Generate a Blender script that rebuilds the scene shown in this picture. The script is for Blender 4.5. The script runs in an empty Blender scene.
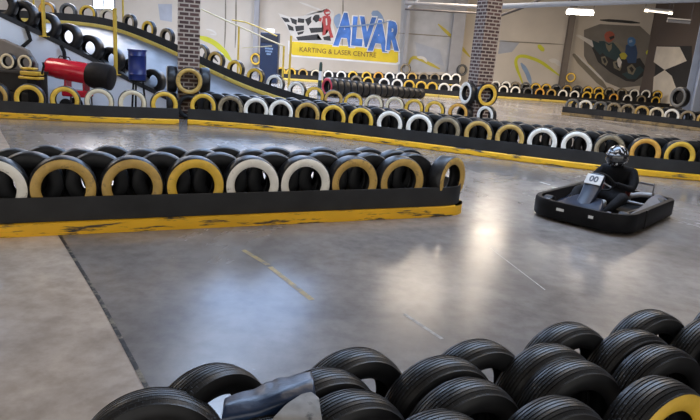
import bpy, bmesh, math, random
import numpy as np
from mathutils import Vector, Matrix
random.seed(7)
S = bpy.context.scene
COL = S.collection
PI = math.pi

# ------------------------------------------------------------------ camera
F, PITCH, ROLL, H = 608.0, .255, .078, 1.935
KZ = .125                                     # height of the yellow kerbs the tyre walls stand on
cam = bpy.data.cameras.new('camera'); co = bpy.data.objects.new('camera', cam); COL.objects.link(co)
cam.sensor_width = 36; cam.lens = F*36/700; cam.clip_end = 200
co.matrix_world = Matrix.Translation((0, 0, H)) @ Matrix.Rotation(PI/2-PITCH, 4, 'X') @ Matrix.Rotation(ROLL, 4, 'Z')
S.camera = co

def ray(x, y):
    a = (x-350)/F; b = (210-y)/F
    u = a*math.cos(ROLL)-b*math.sin(ROLL); v = a*math.sin(ROLL)+b*math.cos(ROLL)
    return np.array([u, math.cos(PITCH)+v*math.sin(PITCH), -math.sin(PITCH)+v*math.cos(PITCH)])
def az(x, y, z=0.):
    d = ray(x, y); return d*(z-H)/d[2]+np.array([0, 0, H])
def ay(x, y, Y):
    d = ray(x, y); return d*Y/d[1]+np.array([0, 0, H])
def proj(P):
    P = np.asarray(P, float); X, Y, Z = P[..., 0], P[..., 1], P[..., 2]-H
    zc = Y*math.cos(PITCH)-Z*math.sin(PITCH); yc = Y*math.sin(PITCH)+Z*math.cos(PITCH)
    u = F*X/zc; v = F*yc/zc
    return np.stack([350+u*math.cos(ROLL)+v*math.sin(ROLL), 210+u*math.sin(ROLL)-v*math.cos(ROLL)], -1)

# ------------------------------------------------------------------ materials
def new_mat(name):
    m = bpy.data.materials.new(name); m.use_nodes = True
    nt = m.node_tree; b = nt.nodes['Principled BSDF']
    return m, nt, b
def mat(name, col, rough=.5, metal=0., spec=.5, var=0., scale=8., wear=None, wear_lo=.55, wear_hi=.7, wscale=6., bump=0., coat=0., wstretch=(1, 1, 1)):
    """colour with noise variation and worn patches of another colour"""
    m, nt, b = new_mat(name)
    N = nt.nodes; L = nt.links
    b.inputs['Roughness'].default_value = rough; b.inputs['Metallic'].default_value = metal
    b.inputs['Specular IOR Level'].default_value = spec
    b.inputs['Coat Weight'].default_value = coat
    tc = N.new('ShaderNodeTexCoord'); src = None
    c = (*col, 1)
    if var > 0:
        n = N.new('ShaderNodeTexNoise'); n.inputs['Scale'].default_value = scale; n.inputs['Detail'].default_value = 5
        L.new(tc.outputs['Object'], n.inputs['Vector'])
        r = N.new('ShaderNodeValToRGB')
        r.color_ramp.elements[0].position = .3; r.color_ramp.elements[1].position = .7
        r.color_ramp.elements[0].color = tuple(x*(1-var) for x in col)+(1,)
        r.color_ramp.elements[1].color = tuple(min(1, x*(1+var)) for x in col)+(1,)
        L.new(n.outputs['Fac'], r.inputs['Fac']); src = r.outputs['Color']
    if wear:
        n2 = N.new('ShaderNodeTexNoise'); n2.inputs['Scale'].default_value = wscale; n2.inputs['Detail'].default_value = 8
        n2.inputs['Roughness'].default_value = .65
        mp = N.new('ShaderNodeMapping'); mp.inputs['Scale'].default_value = wstretch
        L.new(tc.outputs['Object'], mp.inputs['Vector']); L.new(mp.outputs['Vector'], n2.inputs['Vector'])
        r2 = N.new('ShaderNodeValToRGB'); r2.color_ramp.elements[0].position = wear_lo; r2.color_ramp.elements[1].position = wear_hi
        L.new(n2.outputs['Fac'], r2.inputs['Fac'])
        mx = N.new('ShaderNodeMix'); mx.data_type = 'RGBA'
        L.new(r2.outputs['Color'], mx.inputs['Factor'])
        if src: L.new(src, mx.inputs['A'])
        else: mx.inputs['A'].default_value = c
        mx.inputs['B'].default_value = (*wear, 1); src = mx.outputs['Result']
    if src: L.new(src, b.inputs['Base Color'])
    else: b.inputs['Base Color'].default_value = c
    if bump > 0:
        n3 = N.new('ShaderNodeTexNoise'); n3.inputs['Scale'].default_value = scale*6; n3.inputs['Detail'].default_value = 4
        L.new(tc.outputs['Object'], n3.inputs['Vector'])
        bp = N.new('ShaderNodeBump'); bp.inputs['Strength'].default_value = bump; bp.inputs['Distance'].default_value = .01
        L.new(n3.outputs['Fac'], bp.inputs['Height']); L.new(bp.outputs['Normal'], b.inputs['Normal'])
    return m
def emit(name, col, st):
    m, nt, b = new_mat(name)
    b.inputs['Base Color'].default_value = (*col, 1)
    b.inputs['Emission Color'].default_value = (*col, 1); b.inputs['Emission Strength'].default_value = st
    return m

M = {}
def rubber_mat():
    m, nt, b = new_mat('tyre_rubber'); N = nt.nodes; L = nt.links
    uv = N.new('ShaderNodeUVMap')
    br = N.new('ShaderNodeTexBrick'); br.offset = .5
    br.inputs['Scale'].default_value = 1; br.inputs['Mortar Size'].default_value = .07; br.inputs['Mortar Smooth'].default_value = .4
    br.inputs['Brick Width'].default_value = 1.; br.inputs['Row Height'].default_value = 1.
    br.inputs['Color1'].default_value = br.inputs['Color2'].default_value = (1, 1, 1, 1); br.inputs['Mortar'].default_value = (0, 0, 0, 1)
    L.new(uv.outputs['UV'], br.inputs['Vector'])
    bp = N.new('ShaderNodeBump'); bp.inputs['Strength'].default_value = .5; bp.inputs['Distance'].default_value = .004
    L.new(br.outputs['Color'], bp.inputs['Height']); L.new(bp.outputs['Normal'], b.inputs['Normal'])
    tc = N.new('ShaderNodeTexCoord'); n = N.new('ShaderNodeTexNoise'); n.inputs['Scale'].default_value = 9; n.inputs['Detail'].default_value = 6
    oi = N.new('ShaderNodeObjectInfo'); ad = N.new('ShaderNodeVectorMath'); ad.operation = 'ADD'
    L.new(tc.outputs['Object'], ad.inputs[0]); L.new(oi.outputs['Random'], ad.inputs[1]); L.new(ad.outputs[0], n.inputs['Vector'])
    r = N.new('ShaderNodeValToRGB'); r.color_ramp.elements[0].color = (.007, .007, .008, 1); r.color_ramp.elements[1].color = (.022, .022, .023, 1)
    r.color_ramp.elements[0].position = .3; r.color_ramp.elements[1].position = .75
    L.new(n.outputs['Fac'], r.inputs['Fac']); L.new(r.outputs['Color'], b.inputs['Base Color'])
    r2 = N.new('ShaderNodeMapRange'); r2.inputs['To Min'].default_value = .30; r2.inputs['To Max'].default_value = .48; b.inputs['Specular IOR Level'].default_value = .42
    L.new(n.outputs['Fac'], r2.inputs['Value']); L.new(r2.outputs['Result'], b.inputs['Roughness'])
    return m
M['tread'] = rubber_mat()
M['rubber'] = mat('black_rubber', (.011, .011, .012), .48, spec=.3, var=.4, scale=9)
W_ = (.07, .06, .05)
M['white'] = mat('white_tyre_paint', (.84, .80, .71), .5, var=.10, wear=W_, wear_lo=.60, wear_hi=.72, wscale=9)
M['yellow'] = mat('yellow_tyre_paint', (.74, .46, .05), .5, var=.16, wear=W_, wear_lo=.60, wear_hi=.74, wscale=9)
M['ochre'] = mat('ochre_tyre_paint', (.52, .33, .085), .5, var=.22, wear=W_, wear_lo=.55, wear_hi=.72, wscale=9)
M['cream'] = mat('cream_tyre_paint', (.72, .62, .43), .5, var=.15, wear=W_, wear_lo=.6, wear_hi=.75, wscale=9)
M['tan'] = mat('faded_tan_tyre_paint', (.28, .22, .13), .5, var=.3, wear=W_, wear_lo=.5, wear_hi=.7, wscale=9)
M['grey'] = mat('faded_grey_tyre_paint', (.12, .12, .115), .5, var=.3, wear=W_, wear_lo=.5, wear_hi=.7, wscale=9)
M['orange'] = mat('orange_tyre_paint', (.70, .36, .06), .5, var=.2, wear=W_, wear_lo=.58, wear_hi=.72, wscale=9)
M['red'] = mat('red_tyre_paint', (.50, .03, .05), .45, var=.2)
M['belt'] = mat('black_belt_rubber', (.019, .019, .020), .5, spec=.35, var=.35, scale=3, bump=.15)
M['kerb'] = mat('yellow_kerb_paint', (.86, .46, .012), .5, var=.12, scale=2, wear=(.05, .04, .03), wear_lo=.54, wear_hi=.61, wscale=2.0, wstretch=(1, 1, 8), bump=.1)
M['kerb_pale'] = mat('pale_yellow_kerb_paint', (.62, .45, .09), .55, var=.12, scale=2, wear=(.10, .08, .05), wear_lo=.58, wear_hi=.68, wscale=2.2, bump=.1)
M['kerb_worn'] = mat('worn_brown_kerb_paint', (.30, .21, .09), .6, var=.25, scale=3, wear=(.06, .045, .03), wear_lo=.48, wear_hi=.6, wscale=2.5, bump=.1)
M['wallpaint'] = None

def brick_mat():
    m, nt, b = new_mat('brick_masonry'); N = nt.nodes; L = nt.links
    uv = N.new('ShaderNodeUVMap'); br = N.new('ShaderNodeTexBrick')
    br.inputs['Scale'].default_value = 1; br.inputs['Brick Width'].default_value = .24; br.inputs['Row Height'].default_value = .098
    br.inputs['Mortar Size'].default_value = .018; br.inputs['Mortar Smooth'].default_value = .2; br.inputs['Bias'].default_value = -.1
    br.inputs['Color1'].default_value = (.055, .027, .022, 1); br.inputs['Color2'].default_value = (.13, .066, .050, 1)
    br.inputs['Mortar'].default_value = (.38, .31, .25, 1)
    L.new(uv.outputs['UV'], br.inputs['Vector']); L.new(br.outputs['Color'], b.inputs['Base Color'])
    b.inputs['Roughness'].default_value = .85
    bp = N.new('ShaderNodeBump'); bp.inputs['Strength'].default_value = .6; bp.inputs['Distance'].default_value = .01; bp.invert = True
    L.new(br.outputs['Fac'], bp.inputs['Height']); L.new(bp.outputs['Normal'], b.inputs['Normal'])
    return m
M['brick'] = brick_mat()

def floor_mat():
    m, nt, b = new_mat('polished_concrete'); N = nt.nodes; L = nt.links
    tc = N.new('ShaderNodeTexCoord')
    def noise(sc, det, rgh=.55, dist=0.):
        n = N.new('ShaderNodeTexNoise'); n.inputs['Scale'].default_value = sc; n.inputs['Detail'].default_value = det
        n.inputs['Roughness'].default_value = rgh; n.inputs['Distortion'].default_value = dist
        L.new(tc.outputs['Object'], n.inputs['Vector']); return n
    a = noise(.55, 8, .6, .6); c = noise(6, 8, .65); d = noise(.35, 6, .6, 1.)
    r = N.new('ShaderNodeValToRGB'); e = r.color_ramp.elements
    e[0].position = .32; e[0].color = (.190, .164, .142, 1); e[1].position = .68; e[1].color = (.345, .30, .255, 1)
    L.new(a.outputs['Fac'], r.inputs['Fac'])
    r2 = N.new('ShaderNodeValToRGB'); r2.color_ramp.elements[0].position = .35; r2.color_ramp.elements[0].color = (.76, .75, .74, 1)
    r2.color_ramp.elements[1].position = .6; r2.color_ramp.elements[1].color = (1, 1, 1, 1)
    L.new(c.outputs['Fac'], r2.inputs['Fac'])
    mx = N.new('ShaderNodeMix'); mx.data_type = 'RGBA'; mx.blend_type = 'MULTIPLY'; mx.inputs['Factor'].default_value = 1
    L.new(r.outputs['Color'], mx.inputs['A']); L.new(r2.outputs['Color'], mx.inputs['B'])
    # the slab left of the expansion joint is a paler, warmer pour
    dt = N.new('ShaderNodeVectorMath'); dt.operation = 'DOT_PRODUCT'; L.new(tc.outputs['Object'], dt.inputs[0]); dt.inputs[1].default_value = (.827, .562, 0)
    gt = N.new('ShaderNodeMath'); gt.operation = 'GREATER_THAN'; L.new(dt.outputs['Value'], gt.inputs[0]); gt.inputs[1].default_value = .84
    sl = N.new('ShaderNodeMix'); sl.data_type = 'RGBA'; L.new(gt.outputs[0], sl.inputs['Factor'])
    sl.inputs['A'].default_value = (1.95, 1.84, 1.72, 1); sl.inputs['B'].default_value = (.88, .90, .95, 1)
    m3 = N.new('ShaderNodeMix'); m3.data_type = 'RGBA'; m3.blend_type = 'MULTIPLY'; m3.inputs['Factor'].default_value = 1
    # beyond the long barrier reflected light is put into a paler, cooler floor colour
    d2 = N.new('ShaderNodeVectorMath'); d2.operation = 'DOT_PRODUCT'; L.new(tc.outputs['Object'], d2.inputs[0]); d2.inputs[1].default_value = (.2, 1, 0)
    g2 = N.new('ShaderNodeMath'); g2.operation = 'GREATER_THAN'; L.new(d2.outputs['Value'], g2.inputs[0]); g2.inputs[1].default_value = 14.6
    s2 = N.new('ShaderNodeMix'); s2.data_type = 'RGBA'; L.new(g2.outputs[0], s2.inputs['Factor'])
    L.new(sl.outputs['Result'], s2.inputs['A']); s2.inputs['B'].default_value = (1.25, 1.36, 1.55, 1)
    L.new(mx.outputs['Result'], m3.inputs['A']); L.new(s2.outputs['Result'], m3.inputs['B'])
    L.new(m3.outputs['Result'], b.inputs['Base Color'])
    rr = N.new('ShaderNodeMapRange'); rr.inputs['From Min'].default_value = .3; rr.inputs['From Max'].default_value = .7
    rr.inputs['To Min'].default_value = .14; rr.inputs['To Max'].default_value = .31
    L.new(d.outputs['Fac'], rr.inputs['Value']); L.new(rr.outputs['Result'], b.inputs['Roughness'])
    b.inputs['Specular IOR Level'].default_value = .6
    bp = N.new('ShaderNodeBump'); bp.inputs['Strength'].default_value = .06; bp.inputs['Distance'].default_value = .004
    c2 = noise(25, 5); L.new(c2.outputs['Fac'], bp.inputs['Height']); L.new(bp.outputs['Normal'], b.inputs['Normal'])
    return m
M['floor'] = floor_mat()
M['deck'] = mat('pale_ramp_surface', (.135, .137, .142), .42, var=.2, scale=1.5)
M['white_panel'] = mat('white_wall_panel', (.74, .77, .82), .5, var=.06, scale=1)
M['steel'] = mat('grey_steel_paint', (.30, .29, .29), .5, var=.1, scale=2)
M['steel_dark'] = mat('dark_steel_paint', (.085, .075, .075), .5, var=.2, scale=2)
M['steel_brown'] = mat('brown_steel_paint', (.16, .13, .105), .5, var=.1, scale=2)
M['steel_blue'] = mat('pale_blue_steel_paint', (.34, .38, .46), .45, var=.08, scale=2)
M['pole_yellow'] = mat('yellow_pole_paint', (.56, .38, .045), .45, var=.15, scale=4)
M['black'] = mat('black_plastic', (.007, .007, .008), .5, spec=.12, var=.3, scale=5)
M['black_matt'] = mat('black_matt', (.012, .0115, .0115), .7, spec=.2, var=.3, scale=5)

# ------------------------------------------------------------------ mesh helpers
def add_box(bm, c, s, rot=None, uvl=None):
    r = bmesh.ops.create_cube(bm, size=1)
    mt = Matrix.Translation(Vector(c)) @ (rot.to_4x4() if rot is not None else Matrix.Identity(4)) @ Matrix.Diagonal((*s, 1))
    bmesh.ops.transform(bm, matrix=mt, verts=r['verts']); return r['verts']
def add_tube(bm, pts, rad, n=10, cap=True, closed=False):
    pts = [Vector(p) for p in pts]; rings = []; K = len(pts)
    rads = rad if isinstance(rad, (list, tuple)) else [rad]*K
    up = None
    for i, p in enumerate(pts):
        if closed: t = pts[(i+1) % K]-pts[i-1]
        else: t = pts[min(i+1, K-1)]-pts[max(i-1, 0)]
        t.normalize()
        if up is None:
            up = Vector((0, 0, 1)) if abs(t.z) < .9 else Vector((1, 0, 0))
        a = t.cross(up).normalized(); b = a.cross(t).normalized(); up = b
        rings.append([bm.verts.new(p+(a*math.cos(2*PI*k/n)+b*math.sin(2*PI*k/n))*rads[i]) for k in range(n)])
    for i in range(K if closed else K-1):
        A, B = rings[i], rings[(i+1) % K]
        for k in range(n): bm.faces.new((A[k], A[(k+1) % n], B[(k+1) % n], B[k]))
    if cap and not closed:
        bm.faces.new(rings[0][::-1]); bm.faces.new(rings[-1])
def add_lathe(bm, prof, n=32, axis='Z', mt=None, closed=False):
    """prof: list of (r, h); revolved about axis"""
    rings = []
    for r, h in prof:
        ring = []
        for k in range(n):
            a = 2*PI*k/n
            if axis == 'Z': v = Vector((r*math.cos(a), r*math.sin(a), h))
            elif axis == 'Y': v = Vector((r*math.cos(a), h, r*math.sin(a)))
            else: v = Vector((h, r*math.cos(a), r*math.sin(a)))
            if mt is not None: v = mt @ v
            ring.append(bm.verts.new(v))
        rings.append(ring)
    R = len(rings)
    for i in range(R if closed else R-1):
        A, B = rings[i], rings[(i+1) % R]
        for k in range(n): bm.faces.new((A[k], A[(k+1) % n], B[(k+1) % n], B[k]))
    if not closed:
        if prof[0][0] > 1e-4: bm.faces.new(rings[0])
        if prof[-1][0] > 1e-4: bm.faces.new(rings[-1])
def add_prism(bm, poly, thick):
    """poly: list of 3-D points of a planar face; thick: 3-D extrusion vector"""
    a = [bm.verts.new(Vector(p)) for p in poly]; b = [bm.verts.new(Vector(p)+Vector(thick)) for p in poly]
    n = len(poly)
    bm.faces.new(a); bm.faces.new(b[::-1])
    for i in range(n): bm.faces.new((a[i], b[i], b[(i+1) % n], a[(i+1) % n]))
def mesh_from(bm, name, m, smooth=True, angle=40):
    bmesh.ops.recalc_face_normals(bm, faces=bm.faces)
    me = bpy.data.meshes.new(name); bm.to_mesh(me); bm.free()
    if m is not None: me.materials.append(m)
    if smooth:
        for p in me.polygons: p.use_smooth = True
        me.set_sharp_from_angle(angle=math.radians(angle))
    return me
def link(name, me, parent=None, loc=None, rotz=None):
    o = bpy.data.objects.new(name, me); COL.objects.link(o)
    if parent is not None: o.parent = parent
    if loc is not None: o.location = loc
    if rotz is not None: o.rotation_euler = (0, 0, rotz)
    return o
def obj(name, bm, m, parent=None, smooth=True, angle=40, loc=None, rotz=None, bevel=0.):
    o = link(name, mesh_from(bm, name, m, smooth, angle), parent, loc, rotz)
    if bevel > 0:
        bv = o.modifiers.new('bevel', 'BEVEL'); bv.width = bevel; bv.segments = 2; bv.limit_method = 'ANGLE'
    return o
def empty(name, loc=(0, 0, 0), rotz=0.):
    o = bpy.data.objects.new(name, None); COL.objects.link(o); o.location = loc; o.rotation_euler = (0, 0, rotz)
    o.empty_display_size = .1
    return o
def tag(o, label, cat, group=None):
    o['label'] = label; o['category'] = cat
    if group: o['group'] = group
    return o
def struct(o):
    o['kind'] = 'structure'; return o
BM = bmesh.new

ONES = ['', 'first', 'second', 'third', 'fourth', 'fifth', 'sixth', 'seventh', 'eighth', 'ninth', 'tenth', 'eleventh', 'twelfth', 'thirteenth',
        'fourteenth', 'fifteenth', 'sixteenth', 'seventeenth', 'eighteenth', 'nineteenth', 'twentieth']
def nth(n):
    return ONES[n] if n <= 20 else 'twenty-'+ONES[n-20] if n < 30 else 'thirtieth'

# ------------------------------------------------------------------ tyres
CACHE = {}
def tyre_meshes(D, w, paint, seg, detail, rim=.64):
    key = (round(D, 3), round(w, 3), paint, seg, detail, rim)
    if key in CACHE: return CACHE[key]
    R = D/2
    side = [(.64, -.36), (.655, -.405), (.70, -.455), (.76, -.49), (.82, -.50), (.87, -.485), (.91, -.462), (.94, -.44)]   # (r/R, y/w)
    if detail:
        crown = lambda y: 1-.05*(abs(y)/.40)**2.6
        tr = [(.94, -.44), (crown(-.40)-.006, -.415), (crown(-.375), -.375)]
        for gx in (-.30, -.20, -.10, 0., .10, .20, .30):
            c_ = crown(gx); tr += [(c_, gx-.016), (c_-.018, gx-.009), (c_-.018, gx+.009), (c_, gx+.016)]
        tr += [(crown(.375), .375), (crown(.40)-.006, .415), (.94, .44)]
    else:
        tr = [(.94, -.44), (.972, -.40), (.99, -.22), (1., 0), (.99, .22), (.972, .40), (.94, .44)]
    inner = [(.64, .36), (.66, .33), (.74, .42), (.83, .44), (.90, .38), (.93, .2), (.935, 0), (.93, -.2), (.90, -.38), (.83, -.44), (.74, -.42), (.66, -.33), (.64, -.36)]
    fr_ = lambda r: r if r > .91 else .91-(.91-r)*(.91-rim)/(.91-.64)
    side = [(fr_(r), y) for r, y in side]; inner = [(fr_(r), y) for r, y in inner]
    def rev(prof, m, uv=False, name='part'):
        bm = BM(); uvl = bm.loops.layers.uv.new('UVMap')
        rings = [[bm.verts.new((r*R*math.sin(2*PI*k/seg), y*w, r*R*math.cos(2*PI*k/seg))) for k in range(seg)] for r, y in prof]
        for i in range(len(rings)-1):
            for k in range(seg):
                k2 = (k+1) % seg
                f = bm.faces.new((rings[i][k], rings[i][k2], rings[i+1][k2], rings[i+1][k]))
                us = (k, k+1, k+1, k); ii = (i, i, i+1, i+1)
                for lp, u, q in zip(f.loops, us, ii):
                    lp[uvl].uv = (u/seg*64, (prof[q][1]+.5)*10) if uv else (.5, .5)
        me = mesh_from(bm, name, m, True, 50)
        return me
    t = rev(tr, M['tread'], detail, 'tread')
    f = rev(side, M[paint] if paint else M['rubber'], False, 'sidewall')
    b = rev([(r, -y) for r, y in side][::-1]+inner[1:], M['rubber'], False, 'casing')
    CACHE[key] = (t, f, b); return CACHE[key]
def tyre(center, rotz, label, group, D=.62, w=.20, paint=None, seg=48, detail=False, tilt=0., roll=None, rx=0., rim=.64):
    """local -Y is the painted side; Empty at the foot of the tyre"""
    t, f, b = tyre_meshes(D, w, paint, seg, detail, rim)
    e = empty('tyre', center)
    e.rotation_euler = (tilt, rx, rotz)
    sp = random.uniform(0, 6.28) if roll is None else roll
    for nm, me in (('tread', t), ('sidewall', f), ('casing', b)):
        o = link(nm, me, e); o.rotation_euler = (0, sp, 0)
    if paint: e.children[1]['label'] = CN[paint]+' painted sidewall'
    tag(e, label, 'tyre', group)
    return e
CN = dict(white='white', yellow='yellow', ochre='worn ochre', cream='cream', tan='faded tan', grey='faded grey', orange='orange', red='red')

class Path:
    def __init__(s, pts, deg=None, n=600):
        P = np.array(pts, float)
        d = np.r_[0, np.cumsum(np.linalg.norm(np.diff(P[:, :2], axis=0), axis=1))]
        t = np.linspace(d[0], d[-1], n)
        if deg: s.P = np.stack([np.polyval(np.polyfit(d, P[:, i], deg), t) for i in range(3)], -1)
        else:
            s.P = np.stack([np.interp(t, d, P[:, i]) for i in range(3)], -1)
            k = max(3, n//14) | 1; pad = k//2
            Q = np.concatenate([2*s.P[0]-s.P[pad:0:-1], s.P, 2*s.P[-1]-s.P[-2:-pad-2:-1]])
            s.P = np.stack([np.convolve(Q[:, i], np.ones(k)/k, 'valid') for i in range(3)], -1)
        s.T = np.gradient(s.P, axis=0)[:, :2]; s.T /= np.linalg.norm(s.T, axis=1)[:, None]
        s.N = np.stack([-s.T[:, 1], s.T[:, 0]], -1)                  # points away from the viewer for a left-to-right path
        s.u = proj(s.P+np.array([0, 0, .28]))[:, 0]
    def at_u(s, u, extra=0):
        i = int(np.argmin(np.abs(s.u-u))); return s.P[i], s.N[i], s.T[i]
    def off(s, a, z=0., step=6):
        Q = s.P[::step].copy(); Q[:, :2] += s.N[::step]*a; Q[:, 2] += z; return Q

def ribbon(bm, A, B, z0, z1):
    """solid wall between ground lines A (front) and B (back), from z0 to z1 above them"""
    rows = []
    for a, b in zip(A, B):
        rows.append([bm.verts.new((a[0], a[1], a[2]+z0)), bm.verts.new((a[0], a[1], a[2]+z1)), bm.verts.new((b[0], b[1], b[2]+z1)), bm.verts.new((b[0], b[1], b[2]+z0))])
    for r, q in zip(rows, rows[1:]):
        for k in range(4): bm.faces.new((r[k], r[(k+1) % 4], q[(k+1) % 4], q[k]))
    bm.faces.new(rows[0]); bm.faces.new(rows[-1][::-1])

def barrier(path, us, paints, where, group, D=.62, w=.22, seg=48, strip_h=.245, strip=True, kerb='kerb', depth=.33, kz=KZ, from_right=False,
            strip_label=None, kerb_label=None, row='front row', jitter=.03, spin=None):
    out = []; n = len(us)
    for k, (u, c) in enumerate(zip(us, paints)):
        p, nn, tt = path.at_u(u)
        q = p.copy(); q[:2] += nn*(w/2+.035); q[2] += D/2
        rz = math.atan2(tt[1], tt[0])+random.uniform(-jitter, jitter)
        if spin and k in spin: rz += spin[k]
        i = n-k if from_right else k+1
        lab = f"{CN[c] if c else 'black'} {'painted tyre' if c else 'tyre'}, {nth(i)} from {'right' if from_right else 'left'}, {row} of {where}"
        tyre(q, rz, lab, group, D, w, c, seg)
        out.append((q, nn, tt, rz))
    if strip:
        bm = BM(); ribbon(bm, path.off(.012), path.off(0), 0, strip_h)
        tag(obj('belt_strip', bm, M['belt'], bevel=.004), strip_label, 'belt strip', 'black rubber belt strips along the tyre barriers')
    if kerb:
        bm = BM(); ribbon(bm, path.off(-.045), path.off(depth), -kz, -.002)
        tag(obj('kerb', bm, M[kerb], bevel=.02), kerb_label, 'kerb', 'painted kerbs under the tyre barriers')
    return out
def back_row(front, offs, where, group, rows, D=.62, w=.195, q0w=.22, seg=48, from_right=False):
    """black tyres behind a front row: each row offset along the barrier by offs[r] tyre widths"""
    for r in range(rows):
        for k in range(len(front)-1):
            (q, nn, tt, rz), (q2, nn2, tt2, _) = front[k], front[k+1]
            p = q+(q2-q)*offs[r]
            p = p.copy(); p[:2] += nn*((q0w+w)/2+.004+(w+.004)*r); p[2] += random.uniform(0, .006)
            i = len(front)-1-k if from_right else k+1
            tyre(p, rz+random.uniform(-.07, .07), f"black tyre, {nth(i)} from {'right' if from_right else 'left'}, {nth(r+2)} row of {where}", group, D, w, None, seg, rim=.50)

Z = lambda *pts: [az(x, y, KZ) for x, y in pts]
W, Yl, O, C, T, G, R_ = 'white', 'yellow', 'ochre', 'cream', 'tan', 'grey', 'orange'

# --- nearest track barrier (middle of the picture, left)
base = np.array([-2.745, 5.655, KZ]); th = .440; dv = np.array([math.cos(th), math.sin(th), 0])
nv = np.array([-dv[1], dv[0], 0])
pa = [base+dv*(-2.2+.2*i) for i in range(33)]+[base+dv*4.46]
end = pa[-1]
for i in range(1, 8):                                             # the strip wraps round the end of the island
    a = i/7*PI/2; pa.append(end+dv*.30*math.sin(a)+nv*.30*(1-math.cos(a)))
pa.append(pa[-1]+nv*.45)
p_front = Path(pa, n=900)
# keep a clean straight run: smoothing only rounds the corner
us = [-8, 63.7, 133.5, 197, 254, 307.5, 356.5, 404.5]
fr = barrier(p_front, us, [W, O, O, 'yellow', W, W, O, O], 'nearest track island', 'painted tyres of the nearest track island', seg=64, depth=1.0, from_right=True,
             strip_label='black rubber belt strip wrapping the nearest tyre island', kerb_label='yellow kerb with black scuffs under the nearest tyre island')
ep = base+dv*4.47+nv*.20
tyre((ep[0], ep[1], KZ+.31), th+.42, 'ochre painted tyre turned sideways at the right end of the nearest track island', 'painted tyres of the nearest track island', .62, .22, O, 64)
back_row(fr+[(base+dv*4.30+nv*.145+np.array([0, 0, .31]), nv[:2], dv[:2], th)], (.5, .25, .75), 'nearest track island', 'black tyres behind the nearest painted row', 3, seg=48, from_right=True)

# --- long barrier across the middle
pr = Path(Z((188, 119.3), (191, 119.5), (250, 123.8), (310, 130), (380, 137), (450, 146.2), (530, 157), (560, 160.5), (640, 169), (700, 174), (760, 179)), deg=3)
us = [202.7, 230, 255, 280, 306, 332.3, 359.8, 388.3, 418, 446, 477.6, 509, 541.5, 576, 610, 645, 680.6, 717]
rr = barrier(pr, us, [Yl, T, W, W, O, Yl, Yl, W, W, T, O, O, W, W, T, R_, Yl, W], 'long middle barrier', 'painted tyres of the long middle barrier', depth=.95,
             strip_label='long black rubber belt strip of the barrier behind the kart', kerb_label='long yellow kerb of the barrier behind the kart')
back_row(rr, (.42, .72, .12), 'long middle barrier', 'black tyres behind the long middle barrier', 3)

# --- short barrier at the left, before the red heater
pl = Path(Z((-40, 110), (30, 113.3), (100, 117), (160, 118.7), (180.5, 119)), deg=2)
lb = barrier(pl, [-8, 28.3, 64.3, 99, 132.5, 164.7], [O, Yl, Yl, C, C, Yl], 'left barrier', 'painted tyres of the left barrier', depth=.3, from_right=True,
             strip_label='black rubber belt strip in front of the red heater', kerb_label='yellow kerb below the red heater at left')

# --- ramp and the barrier that runs down it
N_ = [ay(*a) for a in ((-30, .5, 14.6), (0, 15, 15), (22, 25.5, 15.3), (45, 36.6, 15.6), (77, 52, 16), (100, 64, 16.3), (125, 78, 16.6), (150, 90, 16.9), (172, 101, 17.2))]
Fp = [ay(*a) for a in ((-40, 15.5, 22), (0, 17, 22), (45, 19, 22), (90, 22.5, 22), (115, 27, 22), (145, 38, 21.3), (175, 51, 20.5), (200, 64, 20), (243, 84, 19.3), (262, 90.5, 19.1), (290, 100, 18.8), (315, 107.5, 18.45))]
fl = Z((345, 112), (380, 115.3), (400, 117.5), (450, 123), (500, 128.5))
pc = Path(Fp+fl, n=1200)
usC = [22.5, 45.6, 66.8, 86.5, 106.5, 127, 146, 164.5, 184, 199, 214, 233.5, 253.6, 273.5, 295, 314, 333.5, 353, 373, 394, 413.5, 434, 457.5, 486]
cc = barrier(pc, usC, [O, R_, G, Yl, C, T, Yl, T, O, T, O, Yl, Yl, W, W, Yl, O, Yl, C, C, Yl, Yl, R_, W], 'ramp barrier', 'painted tyres of the barrier down the ramp', D=.6, w=.19, kerb='kerb_pale',
             depth=.26, strip_label='black rubber belt strip sweeping down the ramp', kerb_label='pale yellow kerb sweeping down the far side of the ramp', spin={23: -.5})
pn = Path(N_, n=500)
usN = [4.5, 26, 48, 70, 92, 113, 134, 155]
for k, u in enumerate(usN):
    p, nn, tt = pn.at_u(u); q = p.copy(); q[:2] += nn*.22; q[2] += .335
    q[2] -= .04; tyre(q, math.atan2(tt[1], tt[0])-.62+random.uniform(-.06, .06), f'large black tyre on the ramp edge above the white panel, {nth(k+1)} from left', 'black tyres along the near ramp edge', .67, .30, None, 48, rim=.52)
rampo = tag(empty('ramp', tuple(N_[3])[:2]+(0,)), 'sloping track ramp with white side panel behind the red heater', 'ramp')
off0 = Vector(rampo.location)
bm = BM()
Fz = [np.array([p[0], p[1], max(p[2]-KZ, .004)]) for p in Fp]; Nz = [np.array([p[0], p[1], max(p[2]-.02, .004)]) for p in N_]
def resamp(P, n):
    P = np.array(P); d = np.r_[0, np.cumsum(np.linalg.norm(np.diff(P, axis=0), axis=1))]; t = np.linspace(0, d[-1], n)
    return np.stack([np.interp(t, d, P[:, i]) for i in range(3)], -1)
A_, B_ = resamp(Nz, 30), resamp(Fz, 30)
g = [[bm.verts.new(Vector(a+(b-a)*s/8)-off0) for s in range(9)] for a, b in zip(A_, B_)]
gb = [[bm.verts.new(Vector((v.co.x, v.co.y, max(v.co.z-.12, .001)))) for v in row] for row in g]
for i in range(29):
    for s in range(8):
        bm.faces.new((g[i][s], g[i+1][s], g[i+1][s+1], g[i][s+1])); bm.faces.new((gb[i][s], gb[i][s+1], gb[i+1][s+1], gb[i+1][s]))
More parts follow.
